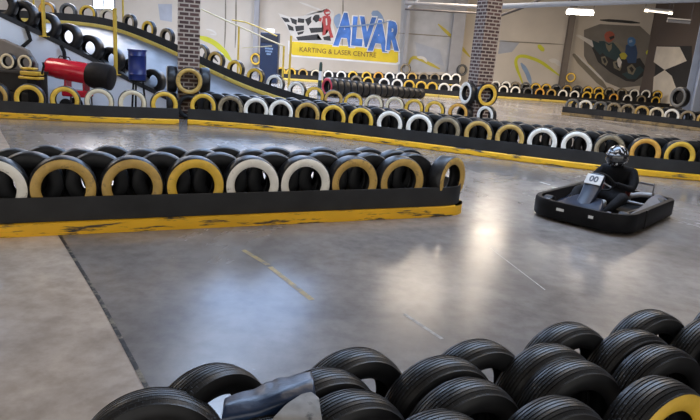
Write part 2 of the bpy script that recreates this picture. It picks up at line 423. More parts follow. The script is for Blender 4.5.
for i in range(29):
    bm.faces.new((g[i][0], gb[i][0], gb[i+1][0], g[i+1][0])); bm.faces.new((g[i][8], g[i+1][8], gb[i+1][8], gb[i][8]))
obj('deck', bm, M['deck'], rampo)
bm = BM(); ribbon_pts = pn.P[::10]
rows = []
for p, n2 in zip(ribbon_pts, pn.N[::10]):
    z1 = max(p[2]-.04, .02); f = Vector((p[0]-n2[0]*.03, p[1]-n2[1]*.03, 0))-off0; b2 = Vector((p[0]+n2[0]*.02, p[1]+n2[1]*.02, 0))-off0
    rows.append([bm.verts.new(f), bm.verts.new(f+Vector((0, 0, z1))), bm.verts.new(b2+Vector((0, 0, z1))), bm.verts.new(b2)])
for r, q in zip(rows, rows[1:]):
    for k in range(4): bm.faces.new((r[k], r[(k+1) % 4], q[(k+1) % 4], q[k]))
obj('side_panel', bm, M['white_panel'], rampo)
bm = BM(); ribbon(bm, [p-np.array(off0) for p in pn.off(-.05, 0, 10)], [p-np.array(off0) for p in pn.off(-.0, 0, 10)], -.05, .075)
obj('edge_strip', bm, M['belt'], rampo)
for pts in (((26, 26), (30.5, 40), (21, 48)), ((61, 45), (64, 52), (65, 59))):
    bm = BM(); P = [Vector(ay(x, y, 14.92+.0125*x*.95))-off0 for x, y in pts]
    add_tube(bm, P, .045, 6); obj('bracket', bm, M['black_matt'], rampo)

# --- far barriers
pe = Path(Z((562, 112), (575, 113.6), (600, 116), (640, 120), (700, 128.5), (740, 133)), deg=2)
eb = barrier(pe, [572.5, 585, 600, 613.6, 627, 641.5, 656, 671, 687, 704], [G, W, G, T, T, O, C, W, T, O], 'right distant barrier', 'painted tyres of the right distant barrier', D=.6, kerb='kerb_worn', depth=.5, seg=32,
             strip_label='black belt strip of the right distant barrier', kerb_label='worn brown and yellow kerb of the right distant barrier')
back_row(eb, (.5,), 'right distant barrier', 'black tyres behind the right distant barrier', 1, D=.6, seg=32)
def zpath(spec): return Path([ay(*a) for a in spec], deg=1)
far = []
d1 = barrier(Path(Z((350, 87), (460, 96.5)), deg=1), [356, 368, 384, 397, 409, 421, 432, 444, 456], [T, Yl, W, W, Yl, Yl, Yl, W, W], 'wall barrier left', 'painted tyres along the far wall', kerb='kerb_pale', seg=28,
             strip_label='distant belt strip in front of the wall, left of the right pillar', kerb_label='distant yellow kerb left of the right pillar')
d1b = barrier(Path([az(276, 77.5, KZ), az(330, 81, KZ), ay(460, 84.5, 35.5)], n=200), [281, 291.5, 303.5, 316, 328.5, 341, 353, 366.5, 378, 389.5, 401, 411.5, 423.5, 434.5, 446, 456],
              [Yl, Yl, O, C, W, W, Yl, Yl, R_, W, W, O, T, T, W, W], 'back wall row left', 'painted tyres along the far wall', kerb='kerb_pale', seg=28,
              strip_label='most distant belt strip below the painted name board', kerb_label='distant yellow kerb below the painted name board')
d2 = barrier(Path(Z((488, 95.5), (568, 100.7), (640, 106), (671, 108.1)), deg=1), [492, 503.7, 515.7, 528.5, 540, 551.7, 563, 574.7, 587, 600, 614, 628, 642, 656], [O, W, W, G, R_, O, W, W, Yl, Yl, R_, W, T, Yl],
             'wall barrier right', 'painted tyres along the far wall', kerb='kerb_pale', seg=28, strip_label='distant belt strip in front of the wall, right of the right pillar', kerb_label='distant yellow kerb right of the right pillar')
pb = Path([ay(488, 90.5, 37), ay(662, 101.2, 37)], deg=1)
bz = float(pb.P[:, 2].mean())
barrier(pb, [495.5, 506, 516, 526, 536, 546.5, 557, 567.5, 578, 588.5, 599, 610, 622.5, 634.6, 646, 658], [W, W, T, G, Yl, Yl, G, O, G, Yl, Yl, T, T, W, W, Yl], 'back wall row right',
        'painted tyres along the far wall', strip=False, kerb='belt', kz=float(pb.P[:, 2].min())-.001, seg=28, kerb_label='black plinth under the back row of wall tyres, at right')

for pth, hgt, lab in ((Path(Z((350, 87), (460, 96.5)), deg=1), .50, 'added dark strip closing gaps behind the front wall tyres left of the right pillar'), (Path([az(276, 77.5, KZ), az(330, 81, KZ), ay(460, 84.5, 35.5)], n=200), .50, 'added dark strip closing gaps behind the most distant tyres below the name board'),
                      (Path(Z((488, 95.5), (568, 100.7), (640, 106), (664, 107.6)), deg=1), .50, 'added dark strip closing gaps behind the front wall tyres right of the right pillar'), (pb, .45, 'added dark strip closing gaps behind the back row of wall tyres at right')):
    bm = BM(); ribbon(bm, pth.off(.285), pth.off(.275), 0, hgt); tag(obj('belt_strip', bm, M['belt'], bevel=.003), lab, 'belt strip', 'black rubber belt strips along the tyre barriers')  # strips added to keep the gaps between the distant rings dark

# ------------------------------------------------------------------ foreground wall of black tyres
TH = .46; fdir = np.array([math.cos(TH), math.sin(TH)])
FD, FW = .60, .178
def fg(px, py, label, tilt=0., rz=0., paint=None, rx=0., dz=0., D=FD, w=FW):
    p = az(px, py, D+dz)
    tyre((p[0], p[1], D/2+dz), TH+rz, label, 'loose-stacked tyres of the foreground barrier', D, w, paint, 112, True, tilt, None, rx)
L_ = 'in the foreground barrier'
fg(211, 371, 'leaning black tyre at the far left of the foreground barrier, behind the ribbed one', tilt=-.10, rz=.42)
fg(355, 352, 'black tyre of the far foreground row, right of the belt sheet', rz=.12)
fg(480, 343, 'black tyre of the far foreground row, second right of the belt sheet', rz=.04)
fg(572, 325, 'black tyre of the far foreground row, third right of the belt sheet')
fg(655, 312, 'topmost black tyre at the right of the far foreground row', rz=-.03)
fg(733, 302, 'black tyre of the far foreground row cut by the right edge')
fg(322, 373, 'black tyre leaning against the right end of the belt sheet', rz=.15)
fg(445, 360, 'black tyre of the second foreground row with fine tread, below the floor glare', rz=.03)
fg(553, 347, 'black tyre of the second foreground row, left of its two right ones')
fg(638, 332, 'black tyre of the second foreground row, below the topmost tyre', rz=-.02)
fg(716, 320, 'black tyre of the second foreground row cut by the right edge')
fg(153, 396, 'ribbed black tyre at the bottom left of the foreground barrier', rz=-.1, tilt=-.12)
fg(350, 396, 'black tyre with broad ribs at the bottom, beside the belt sheet', rz=.08)
fg(470, 383, 'black tyre of the third foreground row, at bottom centre', rz=.02)
fg(577, 363, 'large black tyre of the third foreground row with lit ribs', rz=-.04)
fg(665, 348, 'black tyre of the third foreground row, above the yellow tyre', rz=-.02)
fg(752, 334, 'black tyre of the third foreground row cut by the right edge')
fg(440, 417, 'black tyre just peeking over the bottom edge', rz=.03)
fg(560, 402, 'black tyre at the bottom, left of the yellow painted one')
fg(665, 382, 'yellow painted tyre at the bottom right corner', paint='yellow', rz=.03, w=.20)
fg(762, 370, 'black tyre beside the yellow one, at the right edge')
fg(262, 420, 'black tyre under the belt sheet at the bottom', rz=.1, dz=-.0)
# sheet of old conveyor belt draped over them
def sheet(rows, name, m, parent=None, th=.008):
    bm = BM(); n = 16; G_ = []
    for r in rows:
        P = resamp([az(*p) for p in r], n); G_.append(P)
    G_ = np.array(G_); m2 = 14
    t0 = np.linspace(0, 1, len(rows)); t = np.linspace(0, 1, m2)
    Q = np.stack([[np.interp(t, t0, G_[:, j, i]) for i in range(3)] for j in range(n)], 0)   # n,3,m2
    vv = [[bm.verts.new(Q[j, :, i]) for i in range(m2)] for j in range(n)]
    for j in range(n-1):
        for i in range(m2-1): bm.faces.new((vv[j][i], vv[j+1][i], vv[j+1][i+1], vv[j][i+1]))
    o = obj(name, bm, m, parent, True, 80)
    sm = o.modifiers.new('solid', 'SOLIDIFY'); sm.thickness = th; sm.offset = 0
    ss = o.modifiers.new('sub', 'SUBSURF'); ss.levels = ss.render_levels = 1
    return o
M['sheet'] = mat('glossy_belt_sheet', (.011, .023, .055), .30, var=.3, scale=5, bump=.2)  # blue of the reflected gloss is put into the black base colour
M['sheet_pale'] = mat('pale_belt_backing', (.26, .25, .24), .6, var=.25, scale=14, wear=(.06, .06, .06), wear_lo=.55, wear_hi=.65, wscale=12)
sh = tag(sheet([[(224, 399, .60), (240, 392, .61), (256, 389, .60), (267, 381, .62), (272, 382, .61), (278, 376, .62), (284, 379, .62), (296, 374, .63), (312, 371, .64)],
                [(223, 406, .63), (258, 398, .63), (280, 392, .65), (314, 380, .66)],
                [(221, 420, .61), (258, 412, .62), (282, 404, .63), (316, 396, .63)],
                [(218, 442, .50), (258, 436, .50), (284, 430, .50), (320, 430, .50)]], 'belt_sheet', M['sheet']),
         'bent sheet of old black belt draped over the foreground tyres', 'belt sheet')
sheet([[(305, 392, .64), (312, 392, .64), (319, 398, .63)], [(285, 405, .635), (304, 404, .635), (321, 412, .62)], [(272, 419, .62), (300, 419, .62), (323, 424, .60)], [(262, 436, .55), (300, 436, .55), (327, 436, .55)]],
      'backing', M['sheet_pale'], sh, .006)['label'] = 'pale fabric backing of the sheet'

# ------------------------------------------------------------------ brick pillars with tyres strapped round them
def pillar(px, py, ang, w, label, top=6.3):
    c = az(px, py, 0); e = tag(empty('brick_pillar', (c[0], c[1], 0), ang), label, 'brick pillar')
    bm = BM(); add_box(bm, (0, 0, top/2), (w, w, top)); uvl = bm.loops.layers.uv.new('UVMap')
    for f in bm.faces:
        for lp in f.loops:
            v = lp.vert.co; n = f.normal
            lp[uvl].uv = ((v.x if abs(n.y) > .5 else v.y+w*1.5), v.z)
    o = obj('shaft', bm, M['brick'], e, False)
    return c
def pillar_tyres(c, ang, w, z, specs, D, wd, where, group):
    for k, paint, lab in specs:
        a = ang+k*PI/2
        n = np.array([math.sin(a), -math.cos(a)])
        p = (c[0]+n[0]*(w/2+wd/2+.02), c[1]+n[1]*(w/2+wd/2+.02), z)
        tyre(p, a, lab, group, D, wd, paint, 48)
ang = math.radians(18)
c1 = pillar(188, 117, ang, .51, 'left brick pillar standing behind the gap between two barriers')
gp = 'tyres strapped round the left brick pillar'
pillar_tyres(c1, ang, .51, .93, ((0, O, 'ochre painted tyre strapped to the front of the left brick pillar'), (-1, C, 'cream edged tyre strapped to the left face of the left brick pillar'),
    (1, None, 'black tyre strapped to the right face of the left brick pillar'), (2, None, 'black tyre strapped behind the left brick pillar')), .66, .25, '', gp)
pillar_tyres(c1, ang, .51, .30, ((0, None, 'black tyre on the floor before the left brick pillar'), (-1, None, 'black tyre on the floor left of the left brick pillar'),
    (1, None, 'black tyre on the floor right of the left brick pillar'), (2, None, 'black tyre on the floor behind the left brick pillar')), .60, .25, '', gp)
ang2 = math.radians(23)
c2 = pillar(474.5, 126, ang2, .525, 'right brick pillar with white and yellow tyres at its foot')
gp = 'tyres strapped round the right brick pillar'
pillar_tyres(c2, ang2, .53, .98, ((0, Yl, 'yellow painted tyre strapped to the front of the right brick pillar'), (-1, W, 'white painted tyre strapped to the left face of the right brick pillar'),
    (1, None, 'black tyre strapped to the right face of the right brick pillar')), .68, .20, '', gp)
pillar_tyres(c2, ang2, .525, .32, ((-1, None, 'black tyre on the floor left of the right brick pillar'), (1, None, 'black tyre on the floor right of the right brick pillar')), .62, .24, '', gp)

# ------------------------------------------------------------------ room
X0, X1, Y0, Y1, CH = -22., 17.9, -7., 40., 7.0
def wall_mat(name, base, tint=None, panels=0., seams=True):
    m, nt, b = new_mat(name); N = nt.nodes; L = nt.links
    tc = N.new('ShaderNodeTexCoord'); n = N.new('ShaderNodeTexNoise'); n.inputs['Scale'].default_value = .35; n.inputs['Detail'].default_value = 6
    L.new(tc.outputs['Object'], n.inputs['Vector'])
    r = N.new('ShaderNodeValToRGB'); r.color_ramp.elements[0].position = .3; r.color_ramp.elements[1].position = .7
    r.color_ramp.elements[0].color = tuple(x*.86 for x in base)+(1,); r.color_ramp.elements[1].color = tuple(x*1.1 for x in base)+(1,)
    L.new(n.outputs['Fac'], r.inputs['Fac']); L.new(r.outputs['Color'], b.inputs['Base Color'])
    b.inputs['Roughness'].default_value = .7
    return m
M['wall_far'] = wall_mat('beige_plaster', (.57, .50, .41))
M['wall_right'] = wall_mat('brown_plaster', (.12, .092, .076))
M['ceiling'] = mat('roof_sheeting', (.22, .21, .20), .7, var=.1, scale=.6)
def quad(name, pts, m):
    bm = BM(); bm.faces.new([bm.verts.new(p) for p in pts]); return struct(obj(name, bm, m, smooth=False))
def slab(name, c, s, m):
    bm = BM(); add_box(bm, c, s); return struct(obj(name, bm, m, smooth=False))
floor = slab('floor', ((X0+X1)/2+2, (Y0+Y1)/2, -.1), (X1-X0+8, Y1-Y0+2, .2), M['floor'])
wall = slab('wall_far', ((X0+X1)/2, Y1+.1, CH/2), (X1-X0, .2, CH), M['wall_far'])
slab('wall_left', (X0-.1, (Y0+Y1)/2, CH/2), (.2, Y1-Y0, CH), M['wall_far'])
bm = BM(); add_prism(bm, [(17.9, Y1+.2, 0), (18.7, 36, 0), (22.8, Y0, 0), (23, Y0, 0), (18.9, 36, 0), (18.1, Y1+.2, 0)], (0, 0, CH))
wr = struct(obj('wall_right', bm, M['wall_right'], smooth=False))
slab('ceiling', ((X0+X1)/2+2, (Y0+Y1)/2, CH+.1), (X1-X0+8, Y1-Y0, .2), M['ceiling'])
# skylights (translucent sheets in the roof) and a window high in the far wall
M['sky'] = emit('daylit_roof_sheet', (.52, .70, 1.), 5.)
M['win'] = emit('bright_window_glass', (.74, .84, 1.), 4.)
nwin = 1
M['sky_far'] = emit('far_daylit_roof_sheet', (.46, .65, 1.), 3.2); M['sky_mid'] = emit('mid_daylit_roof_sheet', (.40, .60, 1.), 1.7)
for (x, y, sx, sy, mk) in ((-3.4, 22, 4.2, 10, 'sky_mid'), (-8, 30.5, 15, 6, 'sky_far'), (-3, 12.5, 1.6, 4, 'sky'), (2.6, 10, 6, 3.6, 'sky'), (-13, 18, 1.6, 4, 'sky')):
    slab(f'window_{nwin}', (x, y, CH-.03), (sx, sy, .05), M[mk]); nwin += 1
a, b2 = ay(94, -14, Y1), ay(114, 9.5, Y1)
bm = BM(); add_box(bm, ((a[0]+b2[0])/2, Y1-.03, (a[2]+b2[2])/2), (b2[0]-a[0], .05, a[2]-b2[2])); wn = struct(obj(f'window_{nwin}', bm, M['win'], smooth=False))
bm = BM()
for x in (a[0]-.05, (a[0]+b2[0])/2, b2[0]+.05): add_box(bm, (x, Y1-.05, (a[2]+b2[2])/2), (.09, .09, a[2]-b2[2]+.2))
for z in (a[2]+.05, b2[2]-.05): add_box(bm, ((a[0]+b2[0])/2, Y1-.05, z), (b2[0]-a[0]+.2, .09, .09))
obj('window_frame', bm, M['steel'], wn, smooth=False)

# marks on the floor
def floor_line(name, m, pts, wd):
    P = [az(x, y, 0) for x, y in pts]; bm = BM(); rows = []
    for i, p in enumerate(P):
        t = P[min(i+1, len(P)-1)]-P[max(i-1, 0)]; t /= np.linalg.norm(t); n = np.array([-t[1], t[0], 0])
        rows.append((bm.verts.new(p-n*wd/2+[0, 0, .002]), bm.verts.new(p+n*wd/2+[0, 0, .002])))
    for r, q in zip(rows, rows[1:]): bm.faces.new((r[0], r[1], q[1], q[0]))
    obj(name, bm, m, floor, smooth=False)
M['joint'] = mat('expansion_joint', (.03, .026, .024), .7, var=.4, scale=20, wear=(.2, .17, .12), wear_lo=.5, wear_hi=.6, wscale=9)
M['dash'] = mat('faded_yellow_floor_paint', (.40, .29, .10), .4, var=.2, scale=6, wear=(.17, .15, .13), wear_lo=.45, wear_hi=.62, wscale=14)
M['scrape'] = mat('pale_floor_scrape', (.42, .40, .36), .4, var=.2, scale=8, wear=(.18, .16, .14), wear_lo=.45, wear_hi=.6, wscale=12)
floor_line('expansion_joint', M['joint'], [(57, 231), (100, 300), (147, 388), (165, 425)], .03)
floor_line('painted_dash', M['dash'], [(243, 250), (268, 265)], .05)
floor_line('painted_dash', M['dash'], [(270, 267), (312, 300)], .05)
floor_line('floor_scrape', M['scrape'], [(404, 314), (442, 339)], .03)
floor_line('floor_scrape', M['scrape'], [(545, 290), (490, 248)], .012)
floor_line('floor_scrape', M['scrape'], [(668, 217), (702, 228)], .025)
floor_line('floor_scrape', M['scrape'], [(540, 182), (550, 185)], .05)

# ------------------------------------------------------------------ painted wall
def wpt(x, y, d=.02): return Vector(ay(x, y, Y1-d))
def paint(name, pts, m, parent, d=.02, th=.01):
    bm = BM(); add_prism(bm, [wpt(x, y, d) for x, y in pts], (0, th, 0))
    bmesh.ops.triangulate(bm, faces=[f for f in bm.faces if len(f.verts) > 4])
    return obj(name, bm, m, parent, smooth=False)
NS = [0]
def stroke(name, pts, wpx, m, parent, d=.015):
    NS[0] += 1; d += .0017*(NS[0] % 9)
    P = resamp([wpt(x, y, d) for x, y in pts], max(10, len(pts)*5)); k = Y1/F
    ker = np.ones(5)/5
    if len(pts) > 2:
        Q = np.concatenate([2*P[0]-P[2:0:-1], P, 2*P[-1]-P[-2:-4:-1]]); P = np.stack([np.convolve(Q[:, i], ker, 'valid') for i in range(3)], -1)
    bm = BM(); rows = []; n = len(P)
    for i, p in enumerate(P):
        t = P[min(i+1, n-1)]-P[max(i-1, 0)]; t /= np.linalg.norm(t); nn = np.array([-t[2], 0, t[0]])
        f = i/(n-1); wd = wpx*k/2*(min(1, .35+3*f)*min(1, .35+3*(1-f)))
        rows.append([bm.verts.new(p-nn*wd), bm.verts.new(p+nn*wd), bm.verts.new(p+nn*wd+[0, .008, 0]), bm.verts.new(p-nn*wd+[0, .008, 0])])
    for r, q in zip(rows, rows[1:]):
        for j in range(4): bm.faces.new((r[j], r[(j+1) % 4], q[(j+1) % 4], q[j]))
    return obj(name, bm, m, parent, smooth=False)
def flatm(name, c): return mat(name, c, .7, var=.1, scale=1.5)
M['m_yel'] = flatm('wall_yellow', (.72, .52, .02)); M['m_dark'] = flatm('wall_black', (.035, .033, .032)); M['m_white'] = flatm('wall_white', (.74, .72, .69))
M['m_blue'] = mat('wall_blue', (.06, .17, .48), .7, var=.45, scale=1.2); M['m_red'] = flatm('wall_red', (.42, .055, .05)); M['m_pale'] = flatm('wall_pale_blue', (.22, .30, .42))
M['m_lime'] = flatm('wall_lime', (.52, .50, .03)); M['m_ylw2'] = flatm('wall_dull_yellow', (.48, .38, .05)); M['m_grey'] = flatm('wall_grey', (.42, .41, .40)); M['m_haze'] = flatm('wall_bluish_grey', (.36, .37, .40))
M['m_orange'] = flatm('wall_orange', (.45, .14, .05)); M['m_cream'] = flatm('wall_cream', (.62, .58, .52)); M['m_skin'] = flatm('wall_khaki', (.22, .19, .14)); M['m_navy'] = flatm('wall_navy', (.03, .06, .13))

mural = tag(empty('wall_mural', tuple(wpt(340, 50, 0))), 'painted name mural with yellow board, blue letters and chequered kart racer', 'mural')
def own(o, root):
    o.parent = root; o.matrix_parent_inverse = Matrix.Translation(-Vector(root.location)); return o
def mp(name, pts, m, d): return own(paint(name, pts, m, None, d), mural)
mp('board_outline', [(288, 40.5), (400, 49.5), (400, 63.8), (396, 65), (291, 56.5), (288.5, 54)], M['m_white'], .012)
mp('board', [(291, 42.3), (293, 41.4), (397, 50.3), (398.2, 52), (398, 62), (396, 63), (292.5, 55), (291.3, 53)], M['m_yel'], .024)
def text(name, s, p0, p1, hpx, m, parent, d, bold=0., xscale=None, shear=0.):
    """lettering from pixel p0 to p1 (baseline) on the far wall"""
    a, b = wpt(*p0, d), wpt(*p1, d)
    cu = bpy.data.curves.new(name, 'FONT'); cu.body = s; cu.size = 1; cu.extrude = .004; cu.offset = bold; cu.resolution_u = 3; cu.shear = shear
    to = bpy.data.objects.new(name, cu); COL.objects.link(to)
    dg = bpy.context.evaluated_depsgraph_get(); me = bpy.data.meshes.new_from_object(to.evaluated_get(dg))
    bpy.data.objects.remove(to)
    xs = [v.co.x for v in me.vertices]; ys = [v.co.y for v in me.vertices]
    L0 = (b-a).length; hh = hpx*Y1/F; ang = math.atan2(b.z-a.z, b.x-a.x)
    sx = L0/(max(xs)-min(xs)); sy = hh/(max(ys)-min(ys)); x0, y0 = min(xs), min(ys)
    mt = Matrix.Translation(a) @ Matrix.Rotation(-ang, 4, 'Y') @ Matrix.Rotation(PI/2, 4, 'X') @ Matrix.Diagonal((sx, sy, 1, 1)) @ Matrix.Translation((-x0, -y0, 0))
    me.transform(mt); me.materials.clear(); me.materials.append(m)
    o = link(name, me); return own(o, parent) if parent else o
text('lettering', 'KARTING & LASER CENTRE', (299.5, 51.6), (376, 57.6), 4.6, flatm('wall_brown_lettering', (.20, .11, .02)), mural, .036, .008)
# big blue letters: one mesh per letter, white edge behind each
pos = [((333, 45.5), (354, 47.2), 31), ((351, 45.5), (362, 46.4), 27), ((357.5, 46.5), (374, 47.8), 28), ((367.5, 50.5), (387.5, 52.2), 29), ((386, 50), (399, 51), 27)]
for ci, (ch, (p0, p1, hp)) in enumerate(zip('ALVAR', pos)):
    w0 = text('letter_edge', ch, (p0[0]-1, p0[1]+1), (p1[0]+1.4, p1[1]+1), hp+2, M['m_white'], mural, .030+.02*ci, .075)
    w1 = text('letter', ch, p0, p1, hp, M['m_blue'], mural, .040+.02*ci, .055)
stroke_ = lambda name, pts, w, m, d: own(stroke(name, pts, w, m, None, d), mural)
stroke_('flourish', [(336, 27), (352, 26), (365, 25), (383, 23), (392, 20)], 1.3, M['m_pale'], .135)
stroke_('flourish', [(340, 14), (336, 20), (341, 30)], 6, M['m_pale'], .010)
stroke_('flourish', [(372, 12), (378, 16), (382, 26)], 8, M['m_pale'], .010)
# chequered flag kart and red rider
mp('flag_outline', [(278, 13), (290, 17), (303, 16), (312, 11), (323, 12), (329, 8), (334, 12), (333, 24), (337, 40), (332, 43.5), (300, 41.5), (292, 37), (287, 27)], M['m_cream'], .012)
for q in ([(281, 17), (288, 18.5), (290, 22), (285, 22)], [(290, 17.5), (297, 20), (296.5, 25), (292, 23)], [(298, 18), (304.5, 19), (304, 23), (297.5, 22.5)], [(287, 24), (293, 27), (294, 31), (289, 30)],
          [(295, 26), (304, 25.5), (304, 30), (296, 31.5)], [(305, 19.5), (312, 16), (315, 18), (308, 26)], [(297, 32.5), (304, 31), (303, 33.5), (298, 35)], [(296, 37), (318, 34), (317, 38), (322, 40), (298, 40.5)],
          [(309, 28), (322, 27.5), (323, 32), (311, 33)], [(313, 15), (319, 14), (320.5, 20), (316, 22.5), (312.5, 19)], [(323, 37), (330, 35.5), (331, 41), (324, 40)]):
    mp('check', q, M['m_dark'], .024)
mp('rider_helmet', [(323.5, 12.5), (324.2, 10.3), (326.5, 9), (329, 9.6), (330.6, 11.8), (330, 14.6), (327.6, 16), (324.8, 15)], M['m_red'], .030)
mp('rider_visor', [(325.5, 12.2), (329.5, 11.6), (329.8, 13.2), (326, 14)], M['m_cream'], .036)
mp('rider_body', [(321.5, 17), (325, 15.6), (330, 16), (331.3, 20), (330.4, 26), (332, 33), (333.6, 37.5), (330.4, 38), (328.4, 31), (326.6, 29), (325.2, 35), (322.4, 35.4), (323.4, 28), (323, 22.5), (318.8, 21), (319, 18.8)], M['m_red'], .026)
mp('rider_stripe', [(325.6, 18.5), (327, 18.3), (327.4, 25), (326, 25.4)], M['m_cream'], .036)
own(stroke('wheel_ring', [(317+5.2*math.cos(k*PI/8), 19+5.4*math.sin(k*PI/8)) for k in range(17)], 1.7, M['m_cream'], None, .03), mural)
stroke_('flourish', [(299, 2), (310, 6), (323, 11)], 1.6, M['m_cream'], .02)
# swooshes and other paint on the far wall: part of the wall's own decoration
def ws(pts, w, m, name='paint_stroke', d=.013):
    o = stroke(name, pts, w, m, None, d); o.parent = wall; return o
def wp(pts, m, d=.010):
    o = paint('paint_patch', pts, m, None, d); o.parent = wall; return o
wp([(402, -10), (455, -10), (455, 72), (398, 72)], M['m_grey'], .008)
ws([(438, 24), (452, 37), (470, 57)], 3, M['m_ylw2']); ws([(408, 66), (412, 56), (422, 60), (440, 69)], 3, M['m_ylw2']); ws([(417, 57), (424, 58), (427, 62)], 2.6, M['m_cream'])
ws([(523, 84), (516, 66), (515, 57), (522, 55), (540, 61), (560, 76)], 3, M['m_lime']); ws([(521, 63), (527, 72), (531, 84)], 4, M['m_pale']); ws([(538, 45), (544, 51)], 4, M['m_lime']); ws([(549, 60), (556, 61), (561, 66)], 4, M['m_cream'])
wp([(500, 40), (520, 42), (512, 52), (498, 54)], M['m_haze'])
wp([(415, 42), (440, 50), (444, 66), (418, 58)], M['m_haze'])
ws([(196, 36), (212, 41), (222, 49), (232, 62)], 5, M['m_lime']); ws([(206, 29), (214, 31), (217, 35), (210, 34)], 1.6, M['m_cream'])
ws([(202, 60), (206, 52), (213, 56), (218, 62)], 2.4, M['m_dark'])
wp([(158, 4), (172, 4), (172, 22), (160, 20)], M['m_haze'])
ws([(573, 54), (588, 69), (606, 88)], 6, M['m_skin']); ws([(576, 54), (590, 67), (606, 83)], 2, M['m_cream']); ws([(582, 60), (592, 69), (601, 80)], 3, M['m_ylw2'])
ws([(646, 52), (651, 53)], 4, M['m_lime'])
ws([(600, 20), (618, 21), (640, 23)], 2.5, M['m_dark'])
for x in (225.5, 236, 343):                                          # dark seams between the wall panels
    ws([(x, -6), (x, 26), (x-1, 48)], 1.3, M['m_skin'], 'panel_seam', .011)
ws([(398, 33), (455, 37)], 1, M['m_skin'], 'panel_seam', .015); ws([(498, 41), (564, 44.5)], 1, M['m_skin'], 'panel_seam', .015)

m2 = tag(empty('wall_mural', tuple(wpt(620, 58, 0))), 'dark mural of two kart riders with red and blue helmets at right', 'mural')
def mq(name, pts, m, d): return own(paint(name, pts, m, None, d), m2)
M['n_red'] = flatm('mural_red', (.34, .085, .05)); M['n_blue'] = flatm('mural_blue', (.06, .15, .30)); M['n_teal'] = flatm('mural_teal', (.03, .055, .06))
M['n_khaki'] = flatm('mural_khaki', (.20, .175, .12)); M['n_shade'] = flatm('mural_smoke', (.17, .15, .125)); M['n_yel'] = flatm('mural_yellow', (.42, .36, .04)); M['n_black'] = flatm('mural_black', (.03, .028, .027))
mq('backdrop_painting', [(584, 30), (600, 24), (640, 26), (655, 40), (656, 84), (620, 88), (596, 78), (584, 56)], M['n_shade'], .008)
mq('kart_painting', [(592, 48), (597, 43), (604, 46), (610, 54), (622, 58), (630, 60), (640, 58), (645, 66), (643, 76), (634, 82), (626, 81), (610, 72), (598, 62)], M['n_black'], .014)
mq('wing_painting', [(575, 35), (579, 34.5), (597, 43), (605, 50), (600, 53), (590, 45)], M['m_cream'], .012)
mq('wing_painting', [(592, 40), (599, 43), (606, 50), (600, 55), (594, 48)], M['n_teal'], .018)
mq('driver_painting', [(599, 41), (604, 41), (609, 44), (614, 42), (620, 48), (622, 55), (616, 61), (606, 56), (600, 50)], M['n_teal'], .020)
mq('collar_painting', [(605.5, 43), (609, 45.5), (612, 43.5), (611.5, 49), (609, 52), (606.5, 48)], M['n_khaki'], .026)
mq('arm_painting', [(613, 42), (617, 42.5), (623, 48), (626, 55), (623, 56), (619, 49)], M['n_khaki'], .026)
mq('helmet_painting', [(604.5, 37), (604.5, 34.5), (606.5, 32), (609.5, 31), (612.5, 32), (614.5, 34.5), (614.5, 38), (612, 41), (609, 42.5), (606, 41)], M['n_red'], .024)
mq('visor_painting', [(609, 37), (614, 35.5), (614.3, 38), (610.5, 40)], M['n_black'], .030)
mq('driver_painting', [(626, 45), (629, 44), (633, 46), (636, 45), (637.5, 53), (636, 63), (628, 63), (625, 54)], M['m_navy'], .020)
mq('helmet_painting', [(627.5, 41), (628, 38.5), (630.5, 37), (633.5, 37.3), (635.5, 39.5), (635.5, 43), (633.5, 46), (630.5, 46.5), (628, 44.5)], M['n_blue'], .024)
mq('visor_painting', [(629, 40.5), (632, 39.5), (632.5, 42), (629.5, 43)], M['m_pale'], .030)
mq('number_painting', [(619.5, 54.5), (622, 52.5), (625.5, 53), (627.5, 56), (625, 59.5), (621, 59)], M['n_yel'], .028)
for q in ([(601, 57), (605, 56), (608, 62), (606, 66), (602, 63)], [(613, 62), (618, 60), (622, 66), (620, 71), (614, 68)], [(627, 67), (632, 64), (636, 69), (633, 75), (628, 73)]): mq('wheel_painting', q, M['n_khaki'], .024)
for q in ([(602.5, 58.5), (605, 58), (606.5, 62), (604.5, 63.5)], [(615, 63), (617.5, 62), (620, 66.5), (618, 69)], [(629, 68), (631.5, 66.5), (634, 69.5), (632, 73)]): mq('wheel_painting', q, M['n_black'], .030)
mq('nose_painting', [(622, 74), (640, 66), (644, 70), (636, 79), (628, 79)], M['n_teal'], .022)
mq('streak_painting', [(617, 60), (619, 57), (622, 62), (620, 68), (618, 66)], M['m_cream'], .032)

# chequered paint at the near end of the right wall
def wr_pt(x, y, d=.02):
    p0, p1 = np.array([17.9, Y1+.2]), np.array([18.7, 36.]); t = p1-p0; n = np.array([t[1], -t[0]]); n /= np.linalg.norm(n)
    if n[0] > 0: n = -n
    r = ray(x, y); A2 = np.array([[r[0], -t[0]], [r[1], -t[1]]]); s = np.linalg.solve(A2, p0)
    return Vector(r*s[0]+np.array([0, 0, H])+np.array([n[0]*d, n[1]*d, 0]))
def pw(pts, m, d):
    bm = BM(); add_prism(bm, [wr_pt(x, y, d) for x, y in pts], (.006, 0, 0)); o = obj('paint_patch', bm, m, None, smooth=False); o.parent = wr
pw([(657, 46), (692, 46), (692, 112), (652, 112)], M['m_dark'], .012)
M['m_beige'] = flatm('wall_beige', (.74, .66, .54))
pw([(657, 46.5), (680, 47), (687, 61), (665, 70), (654, 62)], M['m_beige'], .024)
pw([(654, 77), (665, 70), (672, 76), (677, 90), (677, 106), (652, 106)], M['m_beige'], .024)

